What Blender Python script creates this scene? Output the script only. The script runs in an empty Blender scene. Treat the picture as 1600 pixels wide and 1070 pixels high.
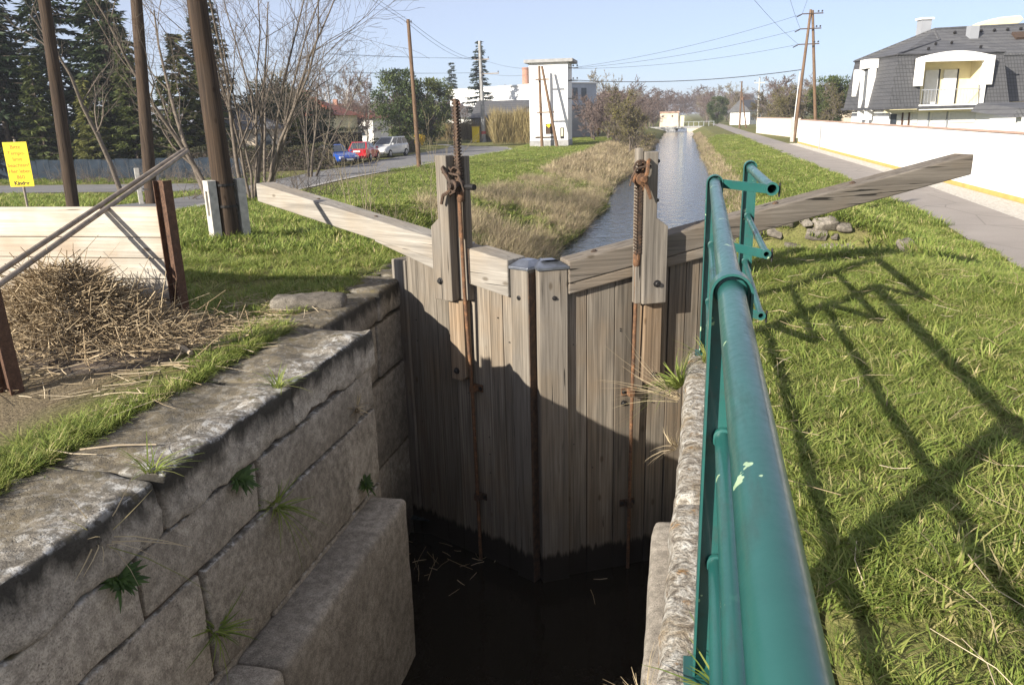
import bpy, math, random
import numpy as np
from mathutils import Vector, Matrix, noise as mnoise

sc = bpy.context.scene
sin, cos, pi, rad = math.sin, math.cos, math.pi, math.radians

# ------------------------------------------------------------------ camera
PITCH, YAW, ROLL = rad(16.088), rad(12.32), rad(1.5)
hd = Vector((-sin(YAW), cos(YAW), 0)); rt = Vector((cos(YAW), sin(YAW), 0))
fw = hd * cos(PITCH) + Vector((0, 0, -sin(PITCH))); upv = hd * sin(PITCH) + Vector((0, 0, cos(PITCH)))
cR = rt * cos(ROLL) - upv * sin(ROLL); cU = rt * sin(ROLL) + upv * cos(ROLL)
cam = bpy.data.cameras.new('camera'); cam_o = bpy.data.objects.new('camera', cam)
sc.collection.objects.link(cam_o)
m = Matrix.Identity(4)
for i in range(3):
    m[i][0], m[i][1], m[i][2] = cR[i], cU[i], -fw[i]
m[2][3] = 1.5
cam_o.matrix_world = m
cam.sensor_width = 36.0; cam.lens = 1220.0 / 1600.0 * 36.0
cam.clip_start = 0.05; cam.clip_end = 4000
sc.camera = cam_o

# ------------------------------------------------------------------ light
SUN_EL, SUN_AZ = rad(23.0), rad(36.0)          # shadows run 36 degrees east of +Y
w = bpy.data.worlds.new('World'); sc.world = w; w.use_nodes = True
nt = w.node_tree; nt.nodes.clear()
sky = nt.nodes.new('ShaderNodeTexSky'); sky.sky_type = 'NISHITA'; sky.sun_disc = False
sky.sun_elevation = SUN_EL; sky.sun_rotation = pi + SUN_AZ
sky.altitude = 200; sky.air_density = 0.7; sky.dust_density = 0.6; sky.ozone_density = 6.0
bg = nt.nodes.new('ShaderNodeBackground'); bg.inputs['Strength'].default_value = 0.089
hz = nt.nodes.new('ShaderNodeMix'); hz.data_type = 'RGBA'; hz.inputs[0].default_value = .50; hz.inputs[7].default_value = (5.05, 4.85, 4.85, 1)   # even white haze over the whole sky
wo = nt.nodes.new('ShaderNodeOutputWorld')
nt.links.new(sky.outputs[0], hz.inputs[6]); nt.links.new(hz.outputs[2], bg.inputs[0]); nt.links.new(bg.outputs[0], wo.inputs[0])
sun = bpy.data.lights.new('sun', 'SUN'); sun.energy = 5.0; sun.angle = rad(0.55); sun.color = (1.0, 0.93, 0.82)
sun_o = bpy.data.objects.new('sun', sun); sc.collection.objects.link(sun_o)
ld = Vector((sin(SUN_AZ) * cos(SUN_EL), cos(SUN_AZ) * cos(SUN_EL), -sin(SUN_EL)))
sun_o.rotation_euler = ld.to_track_quat('-Z', 'Y').to_euler()
sc.view_settings.view_transform = 'Standard'; sc.view_settings.look = 'None'
sc.view_settings.exposure = 1.05; sc.view_settings.gamma = 1.0
sc.view_settings.use_curve_mapping = False
sc.cycles.use_denoising = True
sc.cycles.max_bounces = 8; sc.cycles.diffuse_bounces = 5; sc.cycles.glossy_bounces = 3
sc.cycles.transmission_bounces = 3; sc.cycles.transparent_max_bounces = 6

# ------------------------------------------------------------------ helpers
def tag(o, label=None, cat=None, group=None, kind=None):
    if label: o['label'] = label
    if cat: o['category'] = cat
    if group: o['group'] = group
    if kind: o['kind'] = kind
    return o

def link(o, parent=None):
    sc.collection.objects.link(o)
    if parent is not None: o.parent = parent
    return o

def empty(name, loc=(0, 0, 0), rz=0.0, label=None, cat=None, group=None):
    o = bpy.data.objects.new(name, None); o.location = loc; o.rotation_euler = (0, 0, rz)
    o.empty_display_size = .1
    link(o); return tag(o, label, cat, group)

class MB:
    def __init__(s): s.v = []; s.f = []
    def add(s, vs, fs):
        o = len(s.v); s.v += [tuple(p) for p in vs]; s.f += [tuple(i + o for i in f) for f in fs]; return s
    def hexa(s, p):            # 8 points: bottom 4 ccw, top 4 ccw
        return s.add(p, [(3, 2, 1, 0), (4, 5, 6, 7), (0, 1, 5, 4), (1, 2, 6, 5), (2, 3, 7, 6), (3, 0, 4, 7)])
    def box(s, x0, x1, y0, y1, z0, z1):
        x0, x1 = min(x0, x1), max(x0, x1); y0, y1 = min(y0, y1), max(y0, y1); z0, z1 = min(z0, z1), max(z0, z1)
        return s.hexa([(x0, y0, z0), (x1, y0, z0), (x1, y1, z0), (x0, y1, z0), (x0, y0, z1), (x1, y0, z1), (x1, y1, z1), (x0, y1, z1)])
    def prism(s, poly, axis, a, b):   # poly in the two other axes, in order
        n = len(poly)
        def P(u, v, t):
            return (t, u, v) if axis == 0 else ((u, t, v) if axis == 1 else (u, v, t))
        vs = [P(u, v, a) for u, v in poly] + [P(u, v, b) for u, v in poly]
        return s.add(vs, [tuple(range(n))[::-1], tuple(range(n, 2 * n))] + [(i, (i + 1) % n, (i + 1) % n + n, i + n) for i in range(n)])
    def tube(s, pts, r, n=8, cap=True):
        pts = [Vector(p) for p in pts]; k = len(pts)
        rs = r if isinstance(r, (list, tuple)) else [r] * k
        prev = None; vs = []
        for i, p in enumerate(pts):
            d = (pts[min(i + 1, k - 1)] - pts[max(i - 1, 0)]).normalized()
            if prev is None:
                a = d.orthogonal().normalized()
            else:
                a = (prev - d * prev.dot(d)); a = a.normalized() if a.length > 1e-6 else d.orthogonal().normalized()
            prev = a; b = d.cross(a)
            vs += [p + (a * cos(2 * pi * j / n) + b * sin(2 * pi * j / n)) * rs[i] for j in range(n)]
        fs = [(i * n + j, i * n + (j + 1) % n, (i + 1) * n + (j + 1) % n, (i + 1) * n + j) for i in range(k - 1) for j in range(n)]
        if cap: fs += [tuple(range(n))[::-1], tuple(range((k - 1) * n, k * n))]
        return s.add(vs, fs)
    def lathe(s, prof, origin, axis=(0, 0, 1), n=12, cap=True):   # prof: (r, t along axis)
        ax = Vector(axis).normalized(); a = ax.orthogonal().normalized(); b = ax.cross(a); o = Vector(origin); k = len(prof)
        vs = [o + ax * t + (a * cos(2 * pi * j / n) + b * sin(2 * pi * j / n)) * max(r, 1e-4) for r, t in prof for j in range(n)]
        fs = [(i * n + j, i * n + (j + 1) % n, (i + 1) * n + (j + 1) % n, (i + 1) * n + j) for i in range(k - 1) for j in range(n)]
        if cap: fs += [tuple(range(n))[::-1], tuple(range((k - 1) * n, k * n))]
        return s.add(vs, fs)
    def obj(s, name, mat, parent=None, smooth=None, bevel=0, seg=2, **t):
        me = bpy.data.meshes.new(name); me.from_pydata(s.v, [], s.f)
        me.materials.append(mat)
        if smooth is not None:
            me.polygons.foreach_set('use_smooth', [True] * len(me.polygons)); me.set_sharp_from_angle(angle=rad(smooth))
        me.update()
        o = bpy.data.objects.new(name, me); link(o, parent)
        if bevel:
            b = o.modifiers.new('bevel', 'BEVEL'); b.width = bevel; b.segments = seg; b.limit_method = 'ANGLE'
        tag(o, **t); return o

def np_mesh(name, V, F, mat, smooth=False):
    """V (n,3) float, F (m,k) int (k = 3 or 4)"""
    V = np.asarray(V, np.float32); F = np.asarray(F, np.int32); k = F.shape[1]
    me = bpy.data.meshes.new(name)
    me.vertices.add(len(V)); me.vertices.foreach_set('co', V.ravel())
    me.loops.add(F.size); me.loops.foreach_set('vertex_index', F.ravel())
    me.polygons.add(len(F)); me.polygons.foreach_set('loop_start', np.arange(0, F.size, k, dtype=np.int32))
    if smooth: me.polygons.foreach_set('use_smooth', np.ones(len(F), bool))
    me.materials.append(mat); me.update(calc_edges=True); me.validate(); return me

def mobj(name, me, parent=None, loc=None, **t):
    o = bpy.data.objects.new(name, me); link(o, parent)
    if loc is not None: o.location = loc
    return tag(o, **t)

def copy_tree(o, parent=None):
    c = o.copy(); link(c); c.parent = parent
    for ch in list(o.children): copy_tree(ch, c)
    return c

# ---------------- node helpers
class NT:
    def __init__(s, name):
        s.m = bpy.data.materials.new(name); s.m.use_nodes = True; s.t = s.m.node_tree
        s.b = s.t.nodes['Principled BSDF']; s.out = s.t.nodes['Material Output']; s._tc = None
    def n(s, typ, **kw):
        nd = s.t.nodes.new('ShaderNode' + typ)
        for k, v in kw.items():
            if k.startswith('i_'): s.put(nd.inputs[k[2:].replace('_', ' ')], v)
            else: setattr(nd, k, v)
        return nd
    def put(s, sock, v):
        if isinstance(v, bpy.types.NodeSocket): s.t.links.new(v, sock)
        else:
            if sock.type == 'RGBA' and len(v) == 3: v = (*v, 1)
            sock.default_value = v
    def coord(s, kind='Object'):
        if kind == 'World': return s.n('NewGeometry').outputs['Position']
        return s.n('TexCoord').outputs[kind]
    def map(s, vec, scale=(1, 1, 1), loc=(0, 0, 0)):
        nd = s.n('Mapping'); s.put(nd.inputs['Vector'], vec); nd.inputs['Scale'].default_value = scale
        s.put(nd.inputs['Location'], loc); return nd.outputs[0]
    def noise(s, vec, scale=5, detail=4, rough=.55, dist=0):
        nd = s.n('TexNoise'); s.put(nd.inputs['Vector'], vec); nd.inputs['Scale'].default_value = scale
        nd.inputs['Detail'].default_value = detail; nd.inputs['Roughness'].default_value = rough; nd.inputs['Distortion'].default_value = dist
        return nd.outputs[0]
    def voro(s, vec, scale=5, feature='F1', out='Distance'):
        nd = s.n('TexVoronoi', feature=feature); s.put(nd.inputs['Vector'], vec); nd.inputs['Scale'].default_value = scale
        return nd.outputs[out]
    def ramp(s, fac, stops, interp='LINEAR'):
        nd = s.n('ValToRGB'); s.put(nd.inputs[0], fac); cr = nd.color_ramp; cr.interpolation = interp
        while len(cr.elements) < len(stops): cr.elements.new(.5)
        for e, (p, c) in zip(cr.elements, stops):
            e.position = p; e.color = (*c, 1) if isinstance(c, (tuple, list)) else (c, c, c, 1)
        return nd.outputs[0]
    def mix(s, fac, a, b, blend='MIX'):
        nd = s.n('Mix', data_type='RGBA', blend_type=blend)
        s.put(nd.inputs[0], fac); s.put(nd.inputs[6], a); s.put(nd.inputs[7], b); return nd.outputs[2]
    def math(s, op, a, b=0.0, clamp=False):
        nd = s.n('Math', operation=op, use_clamp=clamp); s.put(nd.inputs[0], a); s.put(nd.inputs[1], b); return nd.outputs[0]
    def sep(s, vec):
        nd = s.n('SeparateXYZ'); s.put(nd.inputs[0], vec); return nd.outputs
    def rnd(s): return s.n('ObjectInfo').outputs['Random']
    def bump(s, h, strength=.3, dist=.01):
        nd = s.n('Bump'); s.put(nd.inputs['Height'], h); nd.inputs['Strength'].default_value = strength; nd.inputs['Distance'].default_value = dist
        s.put(s.b.inputs['Normal'], nd.outputs[0])
    def fin(s, col, rough=.8, spec=.3, metal=0):
        s.put(s.b.inputs['Base Color'], col); s.put(s.b.inputs['Roughness'], rough)
        s.b.inputs['Specular IOR Level'].default_value = spec; s.b.inputs['Metallic'].default_value = metal
        return s.m
    def offs(s, vec, k=37.0):        # shift a texture by the object's own random number
        nd = s.n('VectorMath', operation='ADD'); s.put(nd.inputs[0], vec)
        c = s.n('CombineXYZ'); r = s.math('MULTIPLY', s.rnd(), k)
        for i in range(3): s.put(c.inputs[i], r)
        s.put(nd.inputs[1], c.outputs[0]); return nd.outputs[0]
# ------------------------------------------------------------------ materials
def m_plain(name, col, rough=.6, var=.12, scale=6, spec=.3, metal=0, bump=.0, coord='Object'):
    t = NT(name); v = t.coord(coord); n = t.noise(v, scale, 5)
    d = tuple(c * (1 - var * 2) for c in col); l = tuple(min(1, c * (1 + var)) for c in col)
    if bump: t.bump(t.noise(v, scale * 6, 4), bump, .01)
    return t.fin(t.ramp(n, [(.3, d), (.7, l)]), rough, spec, metal)

def m_wood(name, axis, light, dark, warm, wet=None, crack=.75, rr=.5, gr=.7):
    t = NT(name); v = t.offs(t.coord('Object'))
    sA = [11, 11, 11]; sA[axis] = .7; sB = [60, 60, 60]; sB[axis] = 1.1; sC = [26, 26, 26]; sC[axis] = .9
    g1 = t.noise(t.map(v, sA), 1.0, 6, .6, 1.2); g2 = t.noise(t.map(v, sB), 1.0, 4, .6, .3); g3 = t.noise(t.map(v, sC), 1., 3, .5, .8)
    c = t.ramp(g1, [(.28, dark), (.5, tuple((a + b) / 2 for a, b in zip(light, dark))), (.72, light)])
    c = t.mix(t.ramp(t.noise(v, 1.7, 3), [(.45, 0), (.7, .65)]), c, warm)
    c = t.mix(t.ramp(g2, [(.36, gr), (.58, 0)]), c, tuple(x * .5 for x in dark))
    ck = t.ramp(g3, [(crack - .03, 0), (crack, 1)]); c = t.mix(ck, c, tuple(x * .22 for x in dark))
    ks = [3.0, 3.0, 3.0]; ks[axis] = 1.5
    kn = t.ramp(t.voro(t.map(v, ks), 1.6), [(.05, 1), (.11, 0)]); c = t.mix(t.math('MULTIPLY', kn, .75), c, tuple(x * .35 for x in warm))
    b = t.math('ADD', 1 - rr * .5, t.math('MULTIPLY', t.rnd(), rr)); cb = t.n('CombineColor')
    for i in range(3): t.put(cb.inputs[i], b)
    c = t.mix(1.0, c, cb.outputs[0], 'MULTIPLY'); rough = .85
    if wet is not None:
        z = t.sep(t.coord('World'))[2]
        wv = t.coord('World'); zz = t.math('ADD', z, t.math('MULTIPLY', t.noise(t.map(wv, (22, 22, 1.2)), 1, 3), .22))
        mr = t.n('MapRange'); t.put(mr.inputs[0], zz); mr.inputs[1].default_value = wet + .13; mr.inputs[2].default_value = wet + .08
        c = t.mix(mr.outputs[0], c, (.010, .006, .004))
        m2 = t.n('MapRange'); t.put(m2.inputs[0], zz); m2.inputs[1].default_value = wet + 1.5; m2.inputs[2].default_value = wet + .4
        c = t.mix(t.math('MULTIPLY', m2.outputs[0], .22), c, (.07, .065, .055))
    t.bump(t.math('ADD', t.math('MULTIPLY', g2, .6), t.math('SUBTRACT', g1, t.math('MULTIPLY', ck, 1.5))), .5, .006)
    return t.fin(c, rough, .2)

WL, WD, WW = (.275, .238, .190), (.128, .110, .088), (.22, .157, .098)
M_PLANK = m_wood('weathered_plank', 2, WL, WD, WW, wet=-2.43)
M_POSTW = m_wood('weathered_post', 2, (.268, .236, .195), (.13, .114, .095), (.21, .16, .105), wet=-2.43, crack=.68, rr=.25, gr=.5)
M_BEAM = m_wood('weathered_beam', 0, (.36, .33, .285), (.185, .167, .143), (.27, .22, .16), crack=.70, rr=.2, gr=.4)
M_BEAMD = m_wood('dark_beam', 0, (.25, .218, .18), (.115, .098, .08), (.19, .145, .098), crack=.68, rr=.15, gr=.5)
M_BOARD = m_wood('pale_board', 0, (.50, .465, .40), (.33, .293, .24), (.29, .20, .125), crack=.76, rr=.55, gr=.35)
M_STRUT = m_wood('fresh_strut', 2, (.30, .23, .16), (.16, .118, .08), (.26, .165, .09), rr=.2)
M_POLE = m_wood('tarred_pole', 2, (.098, .068, .046), (.034, .024, .018), (.075, .047, .028), crack=.70, rr=.25)
M_POLE2 = m_wood('brown_pole', 2, (.25, .165, .105), (.11, .07, .045), (.2, .12, .07), rr=.25)

def m_stone(name, light, mid, dark, lichen, stain=1.0):
    t = NT(name); w_ = t.coord('World'); v = t.offs(t.coord('Object'), 11)
    n1 = t.noise(v, 1.6, 6, .66); n2 = t.noise(v, 17, 6, .7); n3 = t.noise(v, 115, 4, .65)
    c = t.ramp(n1, [(.32, dark), (.5, mid), (.7, light)])
    c = t.mix(t.ramp(n2, [(.38, .65), (.60, 0)]), c, tuple(x * .5 for x in dark))
    c = t.mix(t.ramp(n3, [(.36, .55), (.52, 0)]), c, tuple(x * .45 for x in dark)); c = t.mix(t.ramp(n3, [(.60, 0), (.72, .5)]), c, tuple(min(1, x * 1.35) for x in light))
    b = t.math('ADD', .82, t.math('MULTIPLY', t.rnd(), .36)); cb = t.n('CombineColor')
    for i in range(3): t.put(cb.inputs[i], b)
    c = t.mix(1.0, c, cb.outputs[0], 'MULTIPLY')
    pit = t.ramp(t.voro(v, 55), [(.14, 1), (.30, 0)]); pm = t.math('MULTIPLY', pit, t.ramp(t.noise(v, 5, 2), [(.45, 0), (.6, 1)]))
    c = t.mix(t.math('MULTIPLY', pm, .6), c, tuple(x * .35 for x in dark))
    if stain:
        z = t.sep(w_)[2]
        st = t.noise(t.map(w_, (5, 5, 1.6)), 1.3, 5, .65)
        mr = t.n('MapRange'); t.put(mr.inputs[0], t.math('ADD', z, t.math('MULTIPLY', st, .34))); mr.inputs[1].default_value = .0; mr.inputs[2].default_value = .10
        nz = t.sep(t.n('NewGeometry').outputs['Normal'])[2]
        side = t.ramp(nz, [(.55, 1), (.95, .25)])
        c = t.mix(t.math('MULTIPLY', t.math('MULTIPLY', mr.outputs[0], side), .92 * stain), c, (.030, .028, .024))
        up = t.ramp(nz, [(.30, 0), (.75, 1)])
        li = t.ramp(t.noise(w_, 17, 6, .7), [(.50, 0), (.58, 1)])
        ex = t.n('MapRange'); t.put(ex.inputs[0], t.math('ADD', t.sep(w_)[0], t.math('MULTIPLY', st, .3))); ex.inputs[1].default_value = -2.38; ex.inputs[2].default_value = -2.20
        c = t.mix(t.math('MULTIPLY', t.math('MULTIPLY', up, t.math('SUBTRACT', 1.0, ex.outputs[0])), .85), c, (.14, .115, .075))
        top = t.math('MULTIPLY', t.math('MULTIPLY', up, li), t.math('ADD', .25, t.math('MULTIPLY', ex.outputs[0], .75)))
        c = t.mix(t.math('MULTIPLY', top, .85), c, lichen)
        c = t.mix(t.math('MULTIPLY', up, t.ramp(t.noise(w_, 13, 6, .7), [(.47, 0), (.56, .75)])), c, (.085, .075, .060))
        ms = t.math('MULTIPLY', up, t.ramp(t.noise(w_, 6.5, 4, .6), [(.60, 0), (.70, .8)]))
        c = t.mix(ms, c, (.13, .105, .045))
        wl = t.n('MapRange'); t.put(wl.inputs[0], t.math('ADD', z, t.math('MULTIPLY', st, .4))); wl.inputs[1].default_value = -1.7; wl.inputs[2].default_value = -2.35
        c = t.mix(t.math('MULTIPLY', wl.outputs[0], .8), c, (.030, .028, .022))
    t.bump(t.math('ADD', n2, t.math('SUBTRACT', t.math('MULTIPLY', n3, .6), t.math('MULTIPLY', pm, .5))), .55, .012)
    return t.fin(c, .92, .15)

M_STONE = m_stone('lock_stone', (.53, .48, .405), (.42, .378, .315), (.265, .235, .193), (.50, .49, .46))
M_BUTT = m_stone('buttress_stone', (.51, .465, .40), (.42, .38, .325), (.29, .26, .22), (.38, .36, .33), stain=0)
M_RUBBLE = m_stone('bank_stone', (.36, .325, .27), (.25, .22, .18), (.12, .105, .085), (.5, .48, .44), stain=0)

def m_coping():
    t = NT('lichen_coping'); w_ = t.coord('World')
    n1 = t.noise(t.map(w_, (1, 1, 1)), 22, 6, .7, .6); n2 = t.noise(w_, 75, 4, .65); n3 = t.noise(w_, 4.5, 4, .6)
    c = t.ramp(n1, [(.36, (.12, .10, .08)), (.47, (.30, .265, .215)), (.60, (.52, .49, .43)), (.75, (.66, .64, .59))])
    c = t.mix(t.ramp(n3, [(.52, 0), (.72, .75)]), c, (.30, .225, .13))
    c = t.mix(t.ramp(t.noise(w_, 9, 4, .65), [(.62, 0), (.70, .8)]), c, (.33, .17, .05))
    c = t.mix(t.ramp(n2, [(.36, .7), (.5, 0)]), c, (.10, .09, .075))
    t.bump(t.math('ADD', t.math('MULTIPLY', n1, 1.4), t.math('MULTIPLY', n2, .5)), .9, .02)
    return t.fin(c, .95, .1)
M_COPING = m_coping()

def m_ground():
    t = NT('meadow_soil'); w_ = t.coord('World')
    n1 = t.noise(w_, .9, 5, .6); n2 = t.noise(w_, 9, 5, .65); n3 = t.noise(w_, 48, 4, .65); n0 = t.noise(w_, .13, 3, .5)
    c = t.ramp(n2, [(.3, (.115, .120, .040)), (.5, (.185, .185, .062)), (.72, (.25, .225, .095))])
    c = t.mix(t.ramp(n1, [(.46, 0), (.72, .75)]), c, (.15, .118, .062))
    c = t.mix(t.ramp(n0, [(.4, 0), (.7, .35)]), c, (.10, .13, .035))
    c = t.mix(t.ramp(n3, [(.35, .6), (.55, 0)]), c, (.030, .026, .014))
    s = t.sep(w_)
    # the bare trodden strip and reed-littered soil behind the chamber's west wall
    ax = t.n('MapRange'); t.put(ax.inputs[0], t.math('ADD', s[0], t.math('MULTIPLY', n1, .5))); ax.inputs[1].default_value = -2.95; ax.inputs[2].default_value = -3.25
    ay = t.n('MapRange'); t.put(ay.inputs[0], t.math('ADD', s[1], t.math('MULTIPLY', n1, .7))); ay.inputs[1].default_value = 5.7; ay.inputs[2].default_value = 5.1
    bare = t.math('MULTIPLY', ax.outputs[0], ay.outputs[0])
    c = t.mix(t.math('MULTIPLY', bare, .9), c, t.ramp(n3, [(.3, (.10, .076, .048)), (.7, (.25, .195, .13))]))
    t.bump(t.math('ADD', n2, t.math('MULTIPLY', n3, .6)), .8, .03)
    return t.fin(c, .95, .1)
M_GROUND = m_ground()

def m_asphalt(name, a, b, gravel=60):
    t = NT(name); w_ = t.coord('World')
    n1 = t.noise(w_, .6, 4); n2 = t.noise(w_, gravel, 4, .7)
    c = t.ramp(n1, [(.3, a), (.7, b)]); c = t.mix(t.ramp(n2, [(.35, .5), (.6, 0)]), c, tuple(x * .6 for x in a))
    cr = t.ramp(t.voro(t.map(w_, (1, .6, 1)), .55, 'DISTANCE_TO_EDGE'), [(.004, 1), (.012, 0)])
    c = t.mix(t.math('MULTIPLY', cr, .5), c, tuple(x * .4 for x in a))
    t.bump(n2, .4, .01); return t.fin(c, .85, .25)
M_ROAD = m_asphalt('road_asphalt', (.165, .16, .158), (.225, .218, .212))
M_PATH = m_asphalt('path_asphalt', (.27, .24, .215), (.34, .305, .275))
M_KERB = m_plain('kerb_concrete', (.36, .34, .31), .9, .12, 5)

def m_gravel():
    t = NT('pale_gravel'); w_ = t.coord('World'); v = t.voro(w_, 22, 'F1', 'Color'); n = t.noise(w_, 40, 4, .7)
    c = t.mix(t.sep(v)[0], (.42, .38, .32), (.68, .65, .60)); c = t.mix(t.ramp(n, [(.35, .6), (.55, 0)]), c, (.2, .18, .15))
    t.bump(n, .8, .02); return t.fin(c, .95, .1)
M_GRAVEL = m_gravel()

def m_water(name, scale, strength, col):
    t = NT(name); w_ = t.coord('World')
    a = t.noise(t.map(w_, (1.0, .55, 1)), scale, 4, .6, .6); b = t.noise(t.map(w_, (1, .8, 1)), scale * 3.1, 3, .55, .3)
    h = t.math('ADD', a, t.math('MULTIPLY', b, .4)); t.bump(h, strength, .06)
    m_ = t.fin(col, .06, .5); t.b.inputs['IOR'].default_value = 1.33; return m_
M_WATER = m_water('canal_water', 2.6, .85, (.030, .038, .042))
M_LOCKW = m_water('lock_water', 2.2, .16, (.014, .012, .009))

def m_green():
    t = NT('green_paint'); w_ = t.coord('World')
    n1 = t.noise(w_, 3, 4); n2 = t.noise(w_, 60, 4, .6)
    c = t.ramp(n1, [(.3, (.014, .078, .070)), (.7, (.021, .108, .094))])
    c = t.mix(t.ramp(t.noise(t.map(w_, (30, 9, 30)), 1, 3, .5), [(.70, 0), (.73, .45)]), c, (.04, .14, .11))
    vv = t.n('VectorMath', operation='ADD'); t.put(vv.inputs[0], t.map(w_, (15, 9, 15))); nz_ = t.n('TexNoise'); t.put(nz_.inputs['Vector'], w_); nz_.inputs['Scale'].default_value = 45; t.put(vv.inputs[1], nz_.outputs['Color'])
    vo = t.n('TexVoronoi'); t.put(vo.inputs['Vector'], vv.outputs[0]); vo.inputs['Scale'].default_value = 1.0
    chip = t.math('MULTIPLY', t.ramp(vo.outputs['Distance'], [(.15, 1), (.175, 0)]), t.ramp(t.sep(vo.outputs['Color'])[0], [(.60, 0), (.61, 1)]))
    c = t.mix(chip, c, (.36, .50, .30))
    c = t.mix(t.ramp(t.noise(w_, 38, 3, .5), [(.73, 0), (.76, .9)]), c, (.14, .075, .04))
    dirt = t.ramp(t.noise(t.map(w_, (16, 3, 16)), 1, 5, .65), [(.52, 0), (.68, .55)]); c = t.mix(dirt, c, (.030, .050, .045))
    t.bump(t.math('SUBTRACT', t.math('MULTIPLY', n2, .6), chip), .16, .002)
    return t.fin(c, t.math('ADD', t.ramp(n2, [(.3, .28), (.7, .42)]), t.math('MULTIPLY', dirt, .35)), .5)
M_GREEN = m_green()
M_GREEN.node_tree.nodes['Principled BSDF'].inputs['Coat Weight'].default_value = .15

def m_rust(name, a=(.16, .085, .045), b=(.075, .045, .03), c_=(.30, .14, .06)):
    t = NT(name); v = t.coord('Object'); n = t.noise(v, 18, 5, .7); n2 = t.noise(v, 90, 3, .6)
    c = t.ramp(n, [(.3, b), (.52, a), (.72, c_)]); c = t.mix(t.ramp(n2, [(.35, .6), (.55, 0)]), c, tuple(x * .6 for x in b))
    t.bump(n2, .5, .004); return t.fin(c, .8, .35, .15)
M_RUST = m_rust('rusty_iron'); M_RUSTD = m_rust('dark_rusty_iron', (.085, .055, .038), (.035, .027, .022), (.15, .085, .045))
M_IRON = m_plain('dark_iron', (.035, .033, .032), .55, .2, 30, .5, .6)
M_BROWNPOST = m_rust('brown_steel_post', (.115, .062, .038), (.06, .034, .023), (.17, .10, .065))
M_CAPMETAL = m_plain('zinc_sheet', (.30, .32, .36), .38, .2, 9, .5, .85, .1)
M_GALV = m_plain('galvanised_pipe', (.27, .225, .18), .6, .2, 14, .45, .35, .15)
M_CONC = m_plain('pole_concrete', (.48, .455, .41), .9, .15, 12, .2, 0, .4)
M_CONC2 = m_plain('grey_concrete', (.33, .325, .315), .9, .12, 3, .2, 0, .2)
M_WHITE = m_plain('white_plaster', (.80, .785, .75), .9, .03, 1.2, .2)
M_WALLW = m_plain('white_wall_render', (.80, .78, .74), .9, .03, .8, .2, coord='World')
M_WALLO = m_plain('older_wall_render', (.72, .665, .57), .9, .06, .7, .2, coord='World')
M_YELLOWP = m_plain('yellow_plinth', (.55, .37, .12), .9, .08, 2, .2)
M_COPTILE = m_plain('wall_cap_tile', (.50, .33, .25), .85, .1, 3)
M_CREAM = m_plain('cream_render', (.74, .66, .42), .9, .05, 1.5, .2)
M_PINKISH = m_plain('pump_house_render', (.62, .52, .40), .9, .06, 1.2)
M_FACT = m_plain('factory_sheet', (.78, .77, .75), .7, .03, .4)
M_GREYB = m_plain('grey_facade', (.30, .31, .33), .8, .08, .6)
M_GREYB2 = m_plain('shade_and_rail_grey', (.42, .45, .50), .8, .06, .6)  # shade tone painted on the factory's end wall; also the bridge railing's grey
M_GLASS = m_plain('window_glass', (.05, .06, .075), .12, .2, 3, .6)
M_PANE = m_plain('pale_blind', (.62, .62, .60), .7, .04, 3)
M_DARK = m_plain('dark_opening', (.02, .02, .022), .7, .2, 4)
M_BRICK = m_plain('chimney_brick', (.36, .20, .145), .9, .15, 8)
M_SLATE2 = m_plain('roof_metal_edge', (.075, .075, .08), .5, .15, 3, .4)

def m_tiles(name, a, b, bw=.24, rh=.27, axis='xz'):
    t = NT(name); v = t.coord('Object'); s = t.sep(v); c = t.n('CombineXYZ')
    t.put(c.inputs[0], t.math('ADD', s[0], s[1])); t.put(c.inputs[1], s[2])
    br = t.n('TexBrick'); t.put(br.inputs['Vector'], c.outputs[0]); br.inputs['Scale'].default_value = 1
    br.inputs['Brick Width'].default_value = bw; br.inputs['Row Height'].default_value = rh; br.inputs['Mortar Size'].default_value = .022
    br.offset = 0; br.inputs['Color1'].default_value = (*a, 1); br.inputs['Color2'].default_value = (*b, 1); br.inputs['Mortar'].default_value = (*[x * .5 for x in a], 1)
    cc = t.mix(t.ramp(t.noise(v, 1.5, 4), [(.35, .3), (.65, 0)]), br.outputs['Color'], tuple(x * .6 for x in a))
    t.bump(br.outputs['Fac'], -.5, .02) if False else t.bump(t.math('SUBTRACT', 1.0, br.outputs['Fac']), .5, .02)
    return t.fin(cc, .6, .35)
M_TILE = m_tiles('anthracite_tile', (.088, .088, .092), (.098, .098, .102))
M_TILER = m_tiles('red_tile', (.34, .105, .055), (.29, .09, .05))
M_TILEG = m_tiles('grey_tile', (.10, .10, .105), (.13, .13, .13))

def m_leaf(name, stops, rough=.6, trans=.35):
    t = NT(name); at = t.n('Attribute', attribute_name='tint'); f = t.math('ADD', t.math('MULTIPLY', at.outputs['Fac'], .6), t.math('MULTIPLY', t.rnd(), .4))
    c = t.ramp(f, stops); t.fin(c, rough, .25)
    tr = t.n('BsdfTranslucent'); t.put(tr.inputs[0], c); mx = t.n('MixShader'); mx.inputs[0].default_value = trans
    t.t.links.new(t.b.outputs[0], mx.inputs[1]); t.t.links.new(tr.outputs[0], mx.inputs[2]); t.t.links.new(mx.outputs[0], t.out.inputs[0])
    return t.m
M_GRASS = m_leaf('grass_blade', [(.08, (.100, .150, .030)), (.35, (.175, .232, .046)), (.6, (.240, .285, .066)), (.80, (.32, .322, .100)), (.93, (.49, .41, .215))])
M_REED = m_leaf('dry_reed', [(.1, (.17, .13, .085)), (.35, (.31, .245, .155)), (.62, (.48, .39, .25)), (.86, (.38, .32, .17)), (.97, (.18, .19, .06))], trans=.25)
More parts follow.
